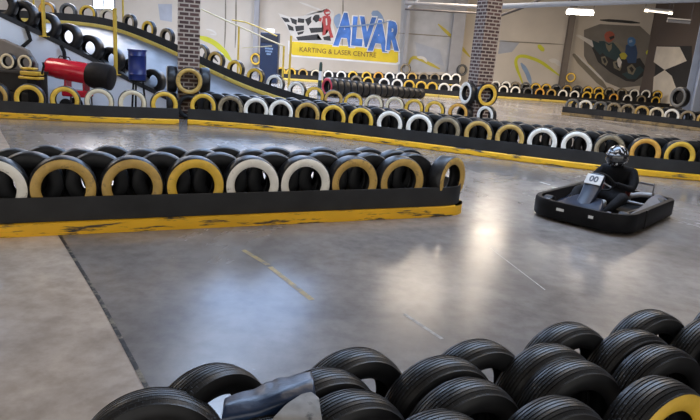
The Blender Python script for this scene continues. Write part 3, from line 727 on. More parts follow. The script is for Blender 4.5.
# ------------------------------------------------------------------ steelwork
def column(x, y0, Y, w, m, label, d=None, lean=0):
    p = ay(x, y0, Y); e = tag(empty('steel_column', (p[0], p[1], 0)), label, 'steel column')
    bm = BM(); d = d or w
    add_box(bm, (0, -d/2+.01, CH/2), (w, .02, CH)); add_box(bm, (0, d/2-.01, CH/2), (w, .02, CH)); add_box(bm, (0, 0, CH/2), (w*.25, d-.02, CH)); obj('column_profile', bm, m, e, smooth=False)
    bm = BM(); add_box(bm, (0, 0, .0125), (w+.15, d+.12, .025)); obj('base_plate', bm, m, e, smooth=False)
    return p
column(406, 40, 39.5, .22, M['steel'], 'thin grey steel column right of the blue letters')
column(457, 40, 39.5, .75, M['steel'], 'broad grey steel column left of the right brick pillar', d=.3)
column(567, 50, 39.5, .34, M['steel_brown'], 'brown steel column below the bright tube light')
column(256, 40, 39.5, .30, M['steel'], 'steel column behind the blue cabinet')
cB = column(707.5, 60, 26.0, .80, M['steel_blue'], 'pale blue steel column at the right edge')
def hung(x, y, Y, D, paint, label, rz=0., w=.17):
    p = ay(x, y, Y); tyre(p, rz, label, 'tyres fixed to the wall columns', D, w, paint, 32)
hung(256, 59, 39.2, .76, Yl, 'yellow painted tyre fixed on the column beside the blue cabinet', -.3)
hung(405.5, 69, 39.25, .70, T, 'tan tyre fixed on the thin column right of the name mural', -.3)
hung(462, 70, 39.2, .72, G, 'grey tyre fixed on the broad column left of the right pillar', .3)
hung(571, 77.5, 39.15, .62, Yl, 'yellow tyre fixed on the column below the tube light', -.5)
p = ay(680, 97.5, 25.5); tyre(p, -1.25, 'grey painted tyre strapped to the pale blue column', 'tyres fixed to the wall columns', .86, .28, G, 40)
def beam(pts, Y, r, m, label, name='roof_beam'):
    bm = BM(); add_tube(bm, [ay(x, y, yy) for (x, y), yy in zip(pts, Y)], r, 10); tag(obj(name, bm, m), label, 'beam')
beam([(498, 6.5), (560, 4), (720, -1)], (22, 22, 22), .09, M['steel_blue'], 'pale steel beam across the top right')
beam([(496, 17), (524, 7), (545, -3)], (22.4, 22.4, 22.4), .05, M['steel_dark'], 'dark diagonal brace right of the right brick pillar')
beam([(405, 3), (500, 8)], (30, 30), .09, M['steel'], 'grey roof beam left of the right brick pillar')
beam([(405, 9), (476, 13)], (31, 31), .05, M['steel_dark'], 'thin dark pipe below the grey roof beam')
beam([(408, 8), (424, -4)], (31.5, 31.5), .06, M['steel'], 'short grey diagonal brace above the thin column')
# tube lights
M['tube'] = emit('lit_fluorescent_tube', (1., .93, .78), 10.); M['tube_dim'] = emit('dim_fluorescent_tube', (.95, .85, .70), 1.0); M['tube_end'] = emit('glowing_tube_end', (1., .88, .66), 3.)
def tube_light(a, b, Y, r, m, label, ends=None):
    A, B = Vector(ay(*a, Y)), Vector(ay(*b, Y)); e = tag(empty('tube_light', (A+B)/2), label, 'tube light')
    off = -(A+B)/2
    bm = BM(); add_tube(bm, [A+off, B+off], r, 10); obj('tube', bm, m, e)
    bm = BM(); t = (B-A).normalized(); mid = Vector((0, 0, r+.05))
    add_tube(bm, [A+off+mid, B+off+mid], .05, 4); obj('housing', bm, M['steel'], e, smooth=False)
    for q in (A, B):
        bm = BM(); add_tube(bm, [q+off+Vector((0, 0, .08)), q+off+Vector((0, 0, CH-q.z))], .01, 6); obj('hanger', bm, M['steel_dark'], e)
    if ends:
        for q, s in ((A, 1), (B, -1)):
            bm = BM(); add_tube(bm, [q+off, q+off+t*s*.12], r*1.5, 8); obj('tube_end', bm, ends, e)
tube_light((567, 12), (593, 13.5), 23, .07, M['tube'], 'bright white tube light at the top right')
tube_light((645, 10.5), (672, 13.5), 25, .03, M['tube_dim'], 'dim tube light with two glowing ends', M['tube_end'])
tube_light((667, 21), (690, 23), 27, .045, M['steel'], 'unlit pale tube light near the right wall')

# ------------------------------------------------------------------ things behind the left barrier
# red heater
YH = 14.75
A, B = Vector(ay(47.5, 66.5, YH)), Vector(ay(113, 78.5, YH)); ax = (B-A); ln = ax.length; ax.normalize()
hb = tag(empty('space_heater', ((A+B)/2).to_tuple()[:2]+(0,)), 'red barrel-shaped space heater behind the left barrier', 'heater')
o0 = Vector(hb.location)
M['heater_red'] = mat('red_enamel', (.50, .012, .03), .22, var=.12, scale=3, coat=.4)
rot = Matrix.Translation(A-o0) @ ax.to_track_quat('X', 'Z').to_matrix().to_4x4()
bm = BM(); add_lathe(bm, [(.15, .02), (.185, 0), (.205, .02), (.225, .06), (.23, .2), (.245, .25), (.25, ln*.62)], 40, 'X', rot); obj('barrel', bm, M['heater_red'], hb)
M['heater_black'] = mat('sooty_steel', (.010, .008, .0075), .6, spec=.2, var=.3, scale=8)
bm = BM(); add_lathe(bm, [(.25, ln*.62), (.30, ln*.68), (.32, ln*.78), (.32, ln*.9), (.29, ln*.98), (.22, ln), (.05, ln-.01)], 40, 'X', rot); obj('fan_guard', bm, M['heater_black'], hb)
bm = BM(); add_lathe(bm, [(.15, .02), (.13, .1), (.02, .1)], 32, 'X', rot); obj('nozzle', bm, M['heater_black'], hb)
bm = BM(); mid = (A+B)/2-o0
add_box(bm, (mid.x-.08, 0, .46), (.62, .36, .16)); obj('fuel_tank', bm, M['heater_red'], hb, bevel=.03)
bm = BM(); add_box(bm, (mid.x-.31, 0, .62), (.05, .3, .3)); obj('cradle', bm, M['heater_red'], hb, bevel=.01)
bm = BM(); add_box(bm, (mid.x+.13, 0, .62), (.05, .3, .3)); obj('cradle', bm, M['heater_red'], hb, bevel=.01)
bm = BM(); add_tube(bm, [rot @ Vector((.25, 0, .25)), rot @ Vector((.28, 0, .3)), rot @ Vector((.5, 0, .3)), rot @ Vector((.53, 0, .25))], .015, 8); obj('handle', bm, M['heater_black'], hb)
for s in (-1, 1):
    bm = BM(); add_lathe(bm, [(.03, -.03), (.15, -.035), (.17, 0), (.15, .035), (.03, .03)], 24, 'Y', Matrix.Translation((mid.x-.25, s*.26, .17))); obj('wheel', bm, M['black_matt'], hb)
bm = BM(); add_tube(bm, [(mid.x-.25, -.26, .17), (mid.x-.25, .26, .17)], .02); obj('axle', bm, M['steel_dark'], hb)
for y in (-.12, .12):
    bm = BM(); add_tube(bm, [(mid.x+.2, y*.8, .42), (mid.x+.22, y, 0)], .02); obj('stand_leg', bm, M['steel_dark'], hb)
bm = BM(); add_tube(bm, [(mid.x-.25, 0, .40), (mid.x-.25, 0, .17)], .02); obj('axle_strut', bm, M['steel_dark'], hb)
# workbench with small kart tyres and a yellow machine
YB = 14.3
a, b = ay(-25, 62, YB), ay(43, 66, YB); topz = .93
wb = tag(empty('workbench', ((a[0]+b[0])/2, YB, 0)), 'dark workbench behind the left barrier', 'workbench'); L2 = b[0]-a[0]
M['bench'] = mat('dark_bench_wood', (.022, .019, .018), .6, var=.3, scale=4)
bm = BM(); add_box(bm, (0, 0, topz-.03), (L2, .5, .06)); obj('bench_top', bm, M['bench'], wb, bevel=.008)
bm = BM(); add_box(bm, (0, .23, .45), (L2-.1, .03, .86)); obj('back_panel', bm, M['bench'], wb)
bm = BM(); add_box(bm, (0, -.02, .42), (L2-.14, .42, .04)); obj('shelf', bm, M['bench'], wb)
for x in (-L2/2+.06, L2/2-.06):
    for y in (-.2, .2):
        bm = BM(); add_box(bm, (x, y, (topz-.06)/2), (.06, .06, topz-.06)); obj('leg', bm, M['bench'], wb)
for x, lab in ((8.5, 'white rimmed small kart tyre on the workbench, left one'), (26, 'white rimmed small kart tyre on the workbench, right one')):
    p = ay(x, 58, YB-.05); tyre((p[0], YB-.05, topz+.185), -.1, lab, 'small kart tyres on the workbench', .37, .14, C, 32)
pm = ay(31, 78, YB-.55)
ym = tag(empty('yellow_machine', (pm[0], YB-.5, 0)), 'small yellow and black machine left of the red heater', 'machine')
M['mach_yel'] = mat('machine_yellow', (.58, .36, .03), .4, var=.2, scale=8)
zc = pm[2]
bm = BM(); add_box(bm, (0, 0, zc+.10), (.44, .22, .09)); add_box(bm, (-.05, 0, zc+.20), (.30, .2, .05)); obj('upper_housing', bm, M['mach_yel'], ym, bevel=.02)
bm = BM(); add_box(bm, (-.02, 0, zc-.0), (.48, .24, .06)); obj('lower_rail', bm, M['mach_yel'], ym, bevel=.02)
bm = BM(); add_box(bm, (.04, 0, (zc-.03)/2), (.22, .2, zc-.03)); add_box(bm, (0, 0, zc+.045), (.3, .18, .03)); obj('body', bm, M['black'], ym, bevel=.01)
bm = BM(); add_tube(bm, [(.22, 0, zc+.1), (.28, 0, zc+.28), (.26, 0, zc+.36)], .025, 8); obj('lever', bm, M['black'], ym)
# tarpaulin heap
bm = BM(); q = [ay(-30, 36, 14.62), ay(2, 39, 14.62), ay(27, 50, 14.62), ay(36, 64, 14.62)]
poly = [(q[0][0], 14.62, 0)]+[tuple(p) for p in q]+[(q[3][0], 14.62, 0)]
add_prism(bm, poly, (0, .14, 0)); tag(obj('tarpaulin_cover', bm, mat('brown_grey_tarp', (.17, .15, .135), .7, var=.15, scale=3), bevel=.03), 'brown grey covered slope behind the workbench tyres', 'cover')
# blue drum on a stand
YD = 14.9; p = ay(137.5, 80, YD)
bd = tag(empty('blue_drum', (p[0], YD, 0)), 'blue plastic drum on a dark stand left of the brick pillar', 'drum')
M['drum'] = mat('blue_plastic', (.009, .022, .13), .35, var=.15, scale=4)
z0 = p[2]; hh = .71; r = .205
bm = BM(); add_lathe(bm, [(r-.02, z0), (r, z0+.01), (r, z0+.13), (r+.012, z0+.145), (r, z0+.16), (r, z0+.56), (r+.012, z0+.575), (r, z0+.59), (r, z0+hh-.02), (r-.01, z0+hh)], 40); obj('barrel', bm, M['drum'], bd)
bm = BM(); add_lathe(bm, [(r+.015, z0+hh-.03), (r+.015, z0+hh+.01), (r-.02, z0+hh+.015), (.05, z0+hh+.005)], 40); obj('lid', bm, M['drum'], bd)
for k in range(3):
    aa = k*2*PI/3+.6; bm = BM(); add_tube(bm, [(.13*math.cos(aa), .13*math.sin(aa), z0), (.2*math.cos(aa), .2*math.sin(aa), 0)], .025, 8); obj('stand_leg', bm, M['black_matt'], bd)
bm = BM(); add_lathe(bm, [(.02, z0-.03), (r-.02, z0-.03), (r-.02, z0), (.02, z0)], 32); obj('stand_plate', bm, M['black_matt'], bd)
# blue cabinet by the wall
p = ay(270.5, 33, 32.5); cw = 17.5/F*32.5
cab = tag(empty('cabinet', (p[0], 32.5, 0)), 'tall dark blue cabinet with pale lettering by the far wall', 'cabinet')
M['cab_blue'] = mat('dark_blue_cabinet', (.011, .022, .055), .4, var=.1, scale=2); M['cab_top'] = mat('near_black_panel', (.02, .022, .03), .3)
ch = p[2]
bm = BM(); add_box(bm, (0, 0, ch/2), (cw, .6, ch)); obj('body', bm, M['cab_blue'], cab, bevel=.02)
bm = BM(); add_box(bm, (0, -.31, ch-.28), (cw-.08, .03, .42)); obj('header_panel', bm, M['cab_top'], cab, bevel=.01)
bm = BM(); add_box(bm, (0, -.31, (ch-.55)/2+.02), (cw-.08, .03, ch-.62)); dr = obj('door', bm, M['cab_blue'], cab, bevel=.01)
for k, (zz, ww) in enumerate(((ch-.78, .42), (ch-.92, .36), (ch-1.05, .22))):
    bm = BM(); n = 6
    for j in range(n): add_box(bm, (-ww/2+ww*(j+.5)/n, -.331, zz), (ww/n*.7, .012, .085))
    obj('lettering', bm, M['m_pale'], dr, smooth=False)['label'] = 'pale illegible lettering'
p2 = ay(271, 27, 32.5)
bm = BM(); add_box(bm, (0, 0, 0), (.38, .3, .2)); obj_ = obj('box', bm, M['m_white'], loc=(p2[0], 32.5, ch+.10), bevel=.02); tag(obj_, 'small white box on top of the blue cabinet', 'box')
# yellow posts and hand rails
def post(px, py, Y, ztop, r, label, z0=None):
    p = ay(px, py, Y); zb = p[2] if z0 is None else z0
    e = tag(empty('post', (p[0], p[1], zb)), label, 'post', 'yellow posts round the ramp')
    bm = BM(); add_tube(bm, [(0, 0, 0), (0, 0, ztop-zb)], r, 10); obj('pole', bm, M['pole_yellow'], e)
    bm = BM(); add_box(bm, (0, 0, .01), (r*4, r*4, .02)); obj('base_plate', bm, M['pole_yellow'], e)
    bm = BM(); add_lathe(bm, [(r*1.15, ztop-zb-.02), (r*1.15, ztop-zb+.02), (.001, ztop-zb+.03)], 10); obj('cap', bm, M['pole_yellow'], e)
    return p
post(44.5, 36.8, 15.48, 3.3, .045, 'yellow post on the ramp edge, left one')
post(116, 75, 16.36, 2.52, .05, 'yellow post on the ramp edge, right one near the drum')
post(123, 10, 23.2, 3.6, .035, 'thin yellow post beyond the ramp, beside the bright window', z0=0)
post(34, 12, 23.5, 3.2, .035, 'thin yellow post beyond the ramp at top left', z0=0)
hr = tag(empty('stair_rail', (ay(202, 10, 28)[0], 28, 0)), 'sloping pale yellow hand rail with posts, right of the left pillar', 'hand rail'); o1 = Vector(hr.location)
M['rail'] = mat('pale_yellow_rail', (.52, .44, .24), .45, var=.1)
def rb(name, pts, r=.03, m='rail', Y=28):
    bm = BM(); add_tube(bm, [Vector(ay(x, y, Y))-o1 for x, y in pts], r, 8); obj(name, bm, M[m], hr)
rb('handrail', [(201, 9), (240, 27), (283, 46)]); rb('upper_rail', [(232, 20), (245, 22), (258, 27), (277, 36)], .03, 'pole_yellow'); rb('middle_rail', [(242, 48), (272, 46)], .02)
for x, y in ((239, 26.5), (284, 46)):
    top = Vector(ay(x, y, 28)); bm = BM(); add_tube(bm, [top-o1, Vector((top.x, 28, 0))-o1], .045, 8); obj('rail_post', bm, M['pole_yellow'], hr)
post(290, 60, 27, 2.35, .05, 'yellow post under the left end of the yellow board', z0=0)

# ------------------------------------------------------------------ long roll of tyres with a red end, beyond the ramp barrier
a, b = ay(330, 80.5, 26.2), ay(420, 93, 29.6); n = 16
dr_ = b-a; dr_[2] = 0; rz = math.atan2(dr_[1], dr_[0])-PI/2; step = np.linalg.norm(dr_)/n
for k in range(n):
    f = k/(n-1); D = .80-.34*f; p = a+(b-a)*f
    tyre((p[0], p[1], D/2), rz, f"{'red ended' if k == 0 else 'black'} tyre, {nth(k+1)} from left in the lying row beyond the ramp barrier", 'tyres lying in a row beyond the ramp barrier', D, step*.96, 'red' if k == 0 else None, 32)
p = az(319, 90, .0)
mp_ = tag(empty('marker_post', (ay(320, 80, 26.5)[0], 26.5, 0)), 'dark green post with a white band left of the red tyre end', 'marker post')
zt = ay(320, 62, 26.5)[2]
bm = BM(); add_tube(bm, [(0, 0, 0), (0, 0, zt-.1), (0, 0, zt)], [.09, .07, .05], 10); obj('post', bm, mat('dark_green_paint', (.02, .05, .04), .5), mp_)
bm = BM(); zb = ay(320, 76, 26.5)[2]; add_tube(bm, [(0.03, -.02, zb-.17), (0.03, -.02, zb+.2)], .10, 10); obj('white_band', bm, M['m_white'], mp_)

# ------------------------------------------------------------------ go-kart
hd = np.array([-.67, -.74]); hd /= np.linalg.norm(hd)
HZ = .80
head = az(617, 157.5, HZ)
krz = math.atan2(-hd[0], hd[1])
ctr = head[:2]+hd*.20
kart = tag(empty('go_kart', (ctr[0], ctr[1], 0), krz), 'black rental go-kart with wrap-around bumper driven across the floor', 'go-kart')
KM = kart
M['kart_silver'] = mat('silver_plastic', (.085, .095, .12), .45, metal=0, var=.2, scale=6)
M['kart_white'] = mat('kart_white_plastic', (.60, .60, .60), .4, var=.1)
M['kart_dark'] = mat('kart_dark_blue_plastic', (.020, .026, .044), .3, spec=.25, var=.2, scale=4)
def rrect(hx, hy0, hy1, rf, rr, n=8):
    pts = []
    for cx, cy, r, a0 in ((hx-rf, hy1-rf, rf, 0), (-hx+rf, hy1-rf, rf, PI/2), (-hx+rr, hy0+rr, rr, PI), (hx-rr, hy0+rr, rr, 1.5*PI)):
        for k in range(n+1):
            a = a0+PI/2*k/n; pts.append((cx+r*math.cos(a), cy+r*math.sin(a)))
    return pts
def loop_wall(bm, outer, inner, z0, z1, b=.02):
    rows = []
    for o_, i_ in zip(outer, inner):
        rows.append([bm.verts.new((o_[0], o_[1], z0+b)), bm.verts.new((o_[0], o_[1], z1-b*1.5)), bm.verts.new((o_[0]*.985, o_[1]*.985, z1)), bm.verts.new((i_[0], i_[1], z1)), bm.verts.new((i_[0], i_[1], z0)), bm.verts.new((o_[0]*.985, o_[1]*.985, z0))])
    n = len(rows)
    for i in range(n):
        r, q = rows[i], rows[(i+1) % n]
        for k in range(6): bm.faces.new((r[k], r[(k+1) % 6], q[(k+1) % 6], q[k]))
HX, HF, HB = .665, .97, -.99
bm = BM(); loop_wall(bm, rrect(HX, HB, HF, .36, .16), rrect(HX-.07, HB+.07, HF-.07, .30, .12), .035, .265); obj('bumper', bm, M['black'], kart)
bm = BM(); P = rrect(HX-.05, HB+.05, HF-.05, .3, .12); add_prism(bm, [(x, y, .05) for x, y in P], (0, 0, .025)); obj('floor_pan', bm, M['black_matt'], kart)
for (x, w_) in ((.18, .10), (-.22, .06)):  # small pale blocks stand in for highlights on the bumper front
    bm = BM(); add_box(bm, (x, HF-.002, .175), (w_, .012, .035)); obj('painted_glint', bm, M['kart_white'], kart)['label'] = 'small pale highlight painted on the bumper'
for x in (-.40, .40):
    bm = BM(); add_box(bm, (x, HF-.075, .262), (.05, .06, .018)); obj('bumper_clip', bm, M['kart_silver'], kart)
bm = BM(); add_box(bm, (-HX+.0, .30, .15), (.02, .05, .236)); obj('bumper_joint', bm, M['black_matt'], kart)
# chassis rails
for s in (-1, 1):
    bm = BM(); add_tube(bm, [(s*.30, .80, .11), (s*.30, .2, .10), (s*.33, -.5, .10), (s*.30, -.9, .12)], .018, 8); obj('chassis_rail', bm, M['steel_dark'], kart)
# wheels
def kwheel(x, y, r, w):
    bm = BM(); add_lathe(bm, [(r*.5, -w/2), (r*.82, -w/2), (r*.96, -w*.42), (r, -w*.2), (r, w*.2), (r*.96, w*.42), (r*.82, w/2), (r*.5, w/2)], 32, 'X', Matrix.Translation((x, y, r)), closed=True); t = obj('wheel', bm, M['rubber'], kart)
    bm = BM(); add_lathe(bm, [(.001, -w*.30), (r*.3, -w*.34), (r*.52, -w*.5), (r*.52, w*.5), (r*.3, w*.34), (.001, w*.30)], 24, 'X', Matrix.Translation((x, y, r))); obj('hub', bm, M['kart_silver'], t)
for s in (-1, 1):
    kwheel(s*.50, .62, .130, .13); kwheel(s*.50, -.66, .140, .20)
bm = BM(); add_tube(bm, [(-.5, -.66, .14), (.5, -.66, .14)], .02); obj('rear_axle', bm, M['steel'], kart)
bm = BM(); add_tube(bm, [(-.5, .62, .13), (.5, .62, .13)], .018); obj('front_axle', bm, M['steel'], kart)
# side pods: sloped covers between bumper and frame
for s in (-1, 1):
    bm = BM(); x0, x1 = s*.44, s*.60
    sec = [(-.90, .29), (-.74, .315), (-.42, .28), (-.15, .19), (.36, .16)]
    top = []; 
    for y, z in sec:
        wv = .0 if y > -.3 else .0
        top.append([bm.verts.new((x0, y, z)), bm.verts.new((x1, y, z-.07)), bm.verts.new((x1, y, .08)), bm.verts.new((x0, y, .08))])
    for r, q in zip(top, top[1:]):
        for k in range(4): bm.faces.new((r[k], r[(k+1) % 4], q[(k+1) % 4], q[k]))
    bm.faces.new(top[0]); bm.faces.new(top[-1][::-1])
    # wheel well: the pod starts ahead of the rear wheel
    o = obj('side_pod', bm, M['kart_silver'] if s < 0 else M['kart_dark'], kart, bevel=.02)
    if s < 0: o['label'] = 'silver grey side cover'
# engine behind the seat at the right
bm = BM(); add_box(bm, (.10, -.80, .21), (.34, .22, .20)); obj('engine', bm, M['steel'], kart, bevel=.02)
for k in range(5):
    bm = BM(); add_box(bm, (.10, -.80, .33+.018*k), (.24, .18, .008)); obj('cooling_fin', bm, M['steel'], kart)
bm = BM(); add_tube(bm, [(-.08, -.82, .2), (-.2, -.86, .24), (-.36, -.86, .26)], .04, 12); obj('exhaust', bm, M['steel'], kart)
bm = BM(); add_tube(bm, [(-.34, -.93, .12), (-.34, -.93, .40), (.34, -.93, .40), (.34, -.93, .12)], .018, 8); obj('roll_hoop', bm, M['steel_dark'], kart)
# nose, steering fairing with number plate, wheel, tank, pedals
bm = BM()
for sec in (1,):
    rows = []
    for y, hw, z, zz in ((.95, .34, .14, .06), (.86, .34, .25, .06), (.66, .28, .30, .10), (.50, .20, .34, .12)):
        rows.append([bm.verts.new((-hw, y, zz)), bm.verts.new((-hw*.82, y, z)), bm.verts.new((hw*.82, y, z)), bm.verts.new((hw, y, zz))])
    for r, q in zip(rows, rows[1:]):
        for k in range(4): bm.faces.new((r[k], r[(k+1) % 4], q[(k+1) % 4], q[k]))
    bm.faces.new(rows[0]); bm.faces.new(rows[-1][::-1])
obj('nose_cone', bm, M['kart_dark'], kart, bevel=.02)
bm = BM(); rows = []
for y, hw, z in ((.76, .09, .25), (.64, .10, .35), (.52, .11, .48), (.43, .11, .60), (.39, .09, .63)):
    rows.append([bm.verts.new((-hw, y, z)), bm.verts.new((0, y+.025, z+.012)), bm.verts.new((hw, y, z)), bm.verts.new((hw, y-.035, z-.035)), bm.verts.new((-hw, y-.035, z-.035))])
for r, q in zip(rows, rows[1:]):
    for k in range(5): bm.faces.new((r[k], r[(k+1) % 5], q[(k+1) % 5], q[k]))
bm.faces.new(rows[0]); bm.faces.new(rows[-1][::-1])
fair = obj('steering_fairing', bm, M['kart_dark'], kart, bevel=.012)
# number plate on the sloping fairing
pl_m = Matrix.Translation((0, .492, .560)) @ Matrix.Rotation(math.radians(-52), 4, 'X')
bm = BM(); add_box(bm, (0, 0, 0), (.215, .15, .014)); bmesh.ops.transform(bm, matrix=pl_m, verts=bm.verts); npl = obj('number_plate', bm, M['kart_white'], fair, bevel=.006); npl['label'] = 'white number plate'
cu = bpy.data.curves.new('t', 'FONT'); cu.body = '00'; cu.size = .115; cu.extrude = .002; cu.offset = .004; cu.align_x = 'CENTER'; cu.align_y = 'CENTER'
to = bpy.data.objects.new('t', cu); COL.objects.link(to); me = bpy.data.meshes.new_from_object(to.evaluated_get(bpy.context.evaluated_depsgraph_get())); bpy.data.objects.remove(to)
me.transform(pl_m @ Matrix.Translation((0, 0, .009)) @ Matrix.Rotation(PI, 4, 'Z')); me.materials.clear(); me.materials.append(M['kart_silver']); o = link('number', me, fair)
sw_m = Matrix.Translation((0, .20, .50)) @ Matrix.Rotation(math.radians(55), 4, 'X')
bm = BM(); add_tube(bm, [sw_m @ Vector((.15*math.cos(2*PI*k/24), .15*math.sin(2*PI*k/24), 0)) for k in range(24)], .014, 8, closed=True); swh = obj('steering_wheel', bm, M['black_matt'], kart)
bm = BM()
for k in range(3):
    a = PI/2+k*2*PI/3; add_tube(bm, [sw_m @ Vector((0, 0, 0)), sw_m @ Vector((.15*math.cos(a), .15*math.sin(a), 0))], .010, 6)
obj('spokes', bm, M['steel'], swh)
bm = BM(); add_tube(bm, [sw_m @ Vector((0, 0, 0)), (0, .62, .16)], .012, 8); obj('steering_column', bm, M['steel'], kart)
bm = BM(); add_box(bm, (0, .26, .17), (.20, .26, .18)); o = obj('fuel_tank', bm, M['kart_white'], kart, bevel=.03); o['label'] = 'white plastic fuel tank'
for s in (-1, 1):
    bm = BM(); add_tube(bm, [(s*.20, .72, .09), (s*.20, .76, .22)], .010, 6); add_box(bm, (s*.20, .765, .22), (.07, .012, .05)); obj('pedal', bm, M['steel'], kart)
# seat shell
bm = BM(); prof = [(.18, .075), (.02, .08), (-.22, .085), (-.38, .13), (-.47, .24), (-.53, .38), (-.57, .52)]; rows = []
for i, (y, z) in enumerate(prof):
    hw = .19+.02*(i/6); hgt = (.03, .06, .10, .13, .13, .10, .06)[i]
    rows.append([bm.verts.new((x*hw, y+.6*hgt*(abs(x)**3)*(1 if i > 3 else .2), z+hgt*abs(x)**3*(1 if i < 4 else .3))) for x in (-1, -.8, -.5, 0, .5, .8, 1)])
for r, q in zip(rows, rows[1:]):
    for k in range(6): bm.faces.new((r[k], r[k+1], q[k+1], q[k]))
o = obj('seat', bm, mat('dark_red_seat', (.14, .025, .015), .4), kart)
sm = o.modifiers.new('solid', 'SOLIDIFY'); sm.thickness = .012; ss = o.modifiers.new('sub', 'SUBSURF'); ss.levels = ss.render_levels = 2

# ------------------------------------------------------------------ driver: one continuous body, seated and holding the wheel
def skin(verts, edges, root, sub=2):
    """verts: {name: (pos, rx, ry)}; returns an evaluated bmesh-ready mesh"""
    names = list(verts); me = bpy.data.meshes.new('skin'); me.from_pydata([verts[n][0] for n in names], [(names.index(a), names.index(b)) for a, b in edges], [])
    o = bpy.data.objects.new('skin', me); COL.objects.link(o)
    o.modifiers.new('skin', 'SKIN'); sb = o.modifiers.new('sub', 'SUBSURF'); sb.levels = sb.render_levels = sub
    if not me.skin_vertices: 
        bpy.context.view_layer.objects.active = o
    for i, n in enumerate(names):
        sv = me.skin_vertices[0].data[i]; sv.radius = (verts[n][1], verts[n][2]); sv.use_root = (n == root)
    bpy.context.view_layer.update()
    r = bpy.data.meshes.new_from_object(o.evaluated_get(bpy.context.evaluated_depsgraph_get())); bpy.data.objects.remove(o); return r
HP = Vector((0, -.20, HZ))                                           # head centre in kart space
V = {'pelvis': ((0, -.30, .215), .155, .13), 'waist': ((0, -.36, .33), .135, .115), 'chest': ((0, -.385, .46), .18, .145), 'upper': ((0, -.36, .575), .165, .12), 'neck': ((0, -.31, .65), .065, .065), 'head': ((0, -.23, .77), .09, .10), 'crown': ((0, -.21, .86), .07, .075)}
E_ = [('pelvis', 'waist'), ('waist', 'chest'), ('chest', 'upper'), ('upper', 'neck'), ('neck', 'head'), ('head', 'crown')]
grip = {}
for s in (-1, 1):
    q = 'r' if s > 0 else 'l'
    g = sw_m @ Vector((s*.15, 0, 0)); wr_ = Vector(g)+Vector((s*.02, -.075, -.005)); grip[s] = (Vector(g), wr_)
    V.update({q+'sh': ((s*.195, -.355, .60), .082, .08), q+'ua': ((s*.265, -.26, .49), .07, .068), q+'el': ((s*.29, -.13, .415), .052, .05), q+'fa': ((s*.25, .0, .445), .046, .042), q+'wr': (tuple(wr_), .032, .030),
              q+'hip': ((s*.11, -.22, .205), .105, .10), q+'th': ((s*.22, -.02, .285), .098, .095), q+'kn': ((s*.30, .20, .335), .076, .074), q+'sh2': ((s*.26, .42, .24), .060, .058), q+'an': ((s*.20, .62, .150), .042, .042), q+'he': ((s*.20, .64, .125), .042, .04), q+'to': ((s*.20, .735, .20), .038, .030)})
    E_ += [('upper', q+'sh'), (q+'sh', q+'ua'), (q+'ua', q+'el'), (q+'el', q+'fa'), (q+'fa', q+'wr'), ('pelvis', q+'hip'), (q+'hip', q+'th'), (q+'th', q+'kn'), (q+'kn', q+'sh2'), (q+'sh2', q+'an'), (q+'an', q+'he'), (q+'he', q+'to')]
body = skin(V, E_, 'pelvis')
bm = BM(); bm.from_mesh(body)
for s in (-1, 1):                                                    # gloved hands: palm, four curled fingers and a thumb round the rim
    g, w0 = grip[s]
    tan = (sw_m.to_3x3() @ Vector((0, 1, 0))).normalized()           # along the rim
    nrm = (sw_m.to_3x3() @ Vector((0, 0, 1))).normalized(); outw = Vector((s, 0, 0))
    k0 = w0+(g-w0)*.55
    vs = {'w': (tuple(w0), .028, .024), 'p': (tuple(w0+(g-w0)*.3), .034, .024), 'k': (tuple(k0), .036, .022)}
    pm_ = skin(vs, [('w', 'p'), ('p', 'k')], 'w', 1); bm.from_mesh(pm_)
    for j, ln_ in enumerate((.9, 1., .95, .78)):
        a0 = k0+tan*(.027-.018*j); d_ = (g-k0).normalized(); side_ = outw
        pts = [a0, a0+d_*.032*ln_+side_*.020, a0+d_*.058*ln_+side_*.012, a0+d_*.060*ln_-side_*.016]
        fm = skin({f'f{i}': (tuple(p), .0095-.0008*i, .0095-.0008*i) for i, p in enumerate(pts)}, [(f'f{i}', f'f{i+1}') for i in range(3)], 'f0', 1); bm.from_mesh(fm)
    a0 = w0+(g-w0)*.35+tan*.026; pts = [a0, a0+tan*.022-outw*.016+(g-w0)*.2, a0+tan*.026-outw*.022+(g-w0)*.55]
    fm = skin({f't{i}': (tuple(p), .011-.001*i, .011-.001*i) for i, p in enumerate(pts)}, [('t0', 't1'), ('t1', 't2')], 't0', 1); bm.from_mesh(fm)
M['suit'] = mat('black_racing_suit', (.008, .008, .0095), .8, spec=.12, var=.3, scale=7, bump=.3)
per = tag(empty('person', (ctr[0], ctr[1], 0), krz), 'person in black suit and black and white helmet driving the kart', 'person')
obj('body', bm, M['suit'], per, True, 80)
# helmet: shell with chin bar, visor, ridge
def helmet_mat():
    m, nt, b = new_mat('helmet_paint'); N = nt.nodes; L = nt.links
    tc = N.new('ShaderNodeTexCoord'); w = N.new('ShaderNodeTexNoise'); w.inputs['Scale'].default_value = 7; w.inputs['Detail'].default_value = 1.5; w.inputs['Distortion'].default_value = 2
    L.new(tc.outputs['Object'], w.inputs['Vector']); r = N.new('ShaderNodeValToRGB'); r.color_ramp.interpolation = 'CONSTANT'
    r.color_ramp.elements[0].color = (.015, .015, .017, 1); r.color_ramp.elements[1].position = .62; r.color_ramp.elements[1].color = (.55, .56, .58, 1)
    L.new(w.outputs['Fac'], r.inputs['Fac']); L.new(r.outputs['Color'], b.inputs['Base Color']); b.inputs['Roughness'].default_value = .2; b.inputs['Coat Weight'].default_value = .5
    return m
bm = BM(); bmesh.ops.create_uvsphere(bm, u_segments=40, v_segments=28, radius=1)
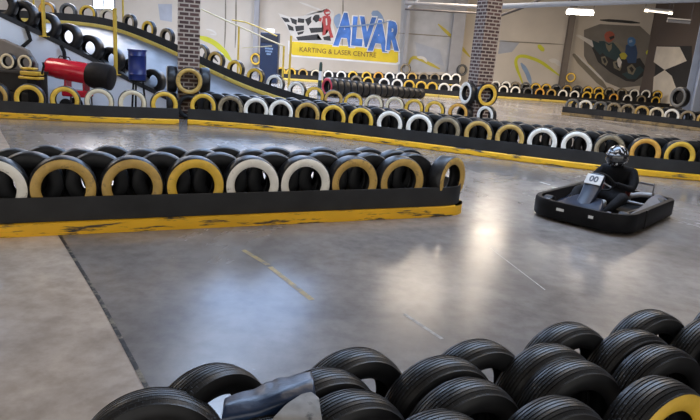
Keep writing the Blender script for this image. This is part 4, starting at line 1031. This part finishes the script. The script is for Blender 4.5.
for v in bm.verts:
    x, y, z = v.co
    fx, fy, fz = .147, .178, .162
    yy = y
    if z < -.1 and y > 0: yy = y*(1+.14*min(1, (-z-.1)*2.5)*y)             # chin bar juts forward
    if z < -.55: z = -.55-(-z-.55)*.45
    v.co = Vector((x*fx*(1-.08*max(0, -z)), yy*fy, z*fz))
hm = Matrix.Translation((0, -.215, HZ+.01)) @ Matrix.Rotation(math.radians(-8), 4, 'X')
bmesh.ops.transform(bm, matrix=hm, verts=bm.verts)
hel = obj('helmet', bm, helmet_mat(), per, True, 80); hel['label'] = 'black helmet with white markings'
bm = BM(); rows = []
for i in range(7):
    el = math.radians(-14+36*i/6); row = []
    for k in range(17):
        a = math.radians(-78+156*k/16); x, y, z = math.sin(a)*math.cos(el), math.cos(a)*math.cos(el), math.sin(el)
        yy = y*(1+.14*max(0, min(1, (-z-.1)*2.5))*y) if y > 0 else y
        row.append(bm.verts.new(hm @ Vector((x*.1495, yy*.1815, z*.165))))
    rows.append(row)
for r, q in zip(rows, rows[1:]):
    for k in range(16): bm.faces.new((r[k], r[k+1], q[k+1], q[k]))
vis = obj('visor', bm, mat('smoked_visor', (.02, .022, .028), .06, spec=.8), hel, True, 80)
sm = vis.modifiers.new('solid', 'SOLIDIFY'); sm.thickness = .004; sm.offset = 1

# ------------------------------------------------------------------ lights
def area(name, loc, size, power, col, rot=(0, 0, 0), sy=None):
    l = bpy.data.lights.new(name, 'AREA'); l.energy = power; l.color = col; l.size = size
    if sy: l.shape = 'RECTANGLE'; l.size_y = sy
    o = bpy.data.objects.new(name, l); COL.objects.link(o); o.location = loc; o.rotation_euler = rot; return o
WARM = (1., .84, .66)
for i, (x, y, p) in enumerate(((-12, 30, 300), (-3, 32, 260), (6, 30, 330), (13, 29, 130), (9, 15, 160), (-12, 13, 160), (2, 6, 50), (3.4, 22, 130))):
    area('hall_lamp', (x, y, CH-.25), 3.6, p, WARM, sy=2.6)
w = bpy.data.worlds.new('world'); S.world = w; w.use_nodes = True
bg = w.node_tree.nodes['Background']; bg.inputs['Color'].default_value = (.97, .95, .92, 1); bg.inputs['Strength'].default_value = .6
S.view_settings.view_transform = 'Standard'; S.view_settings.look = 'None'; S.view_settings.gamma = 1; S.view_settings.use_curve_mapping = False
S.view_settings.exposure = 1.35
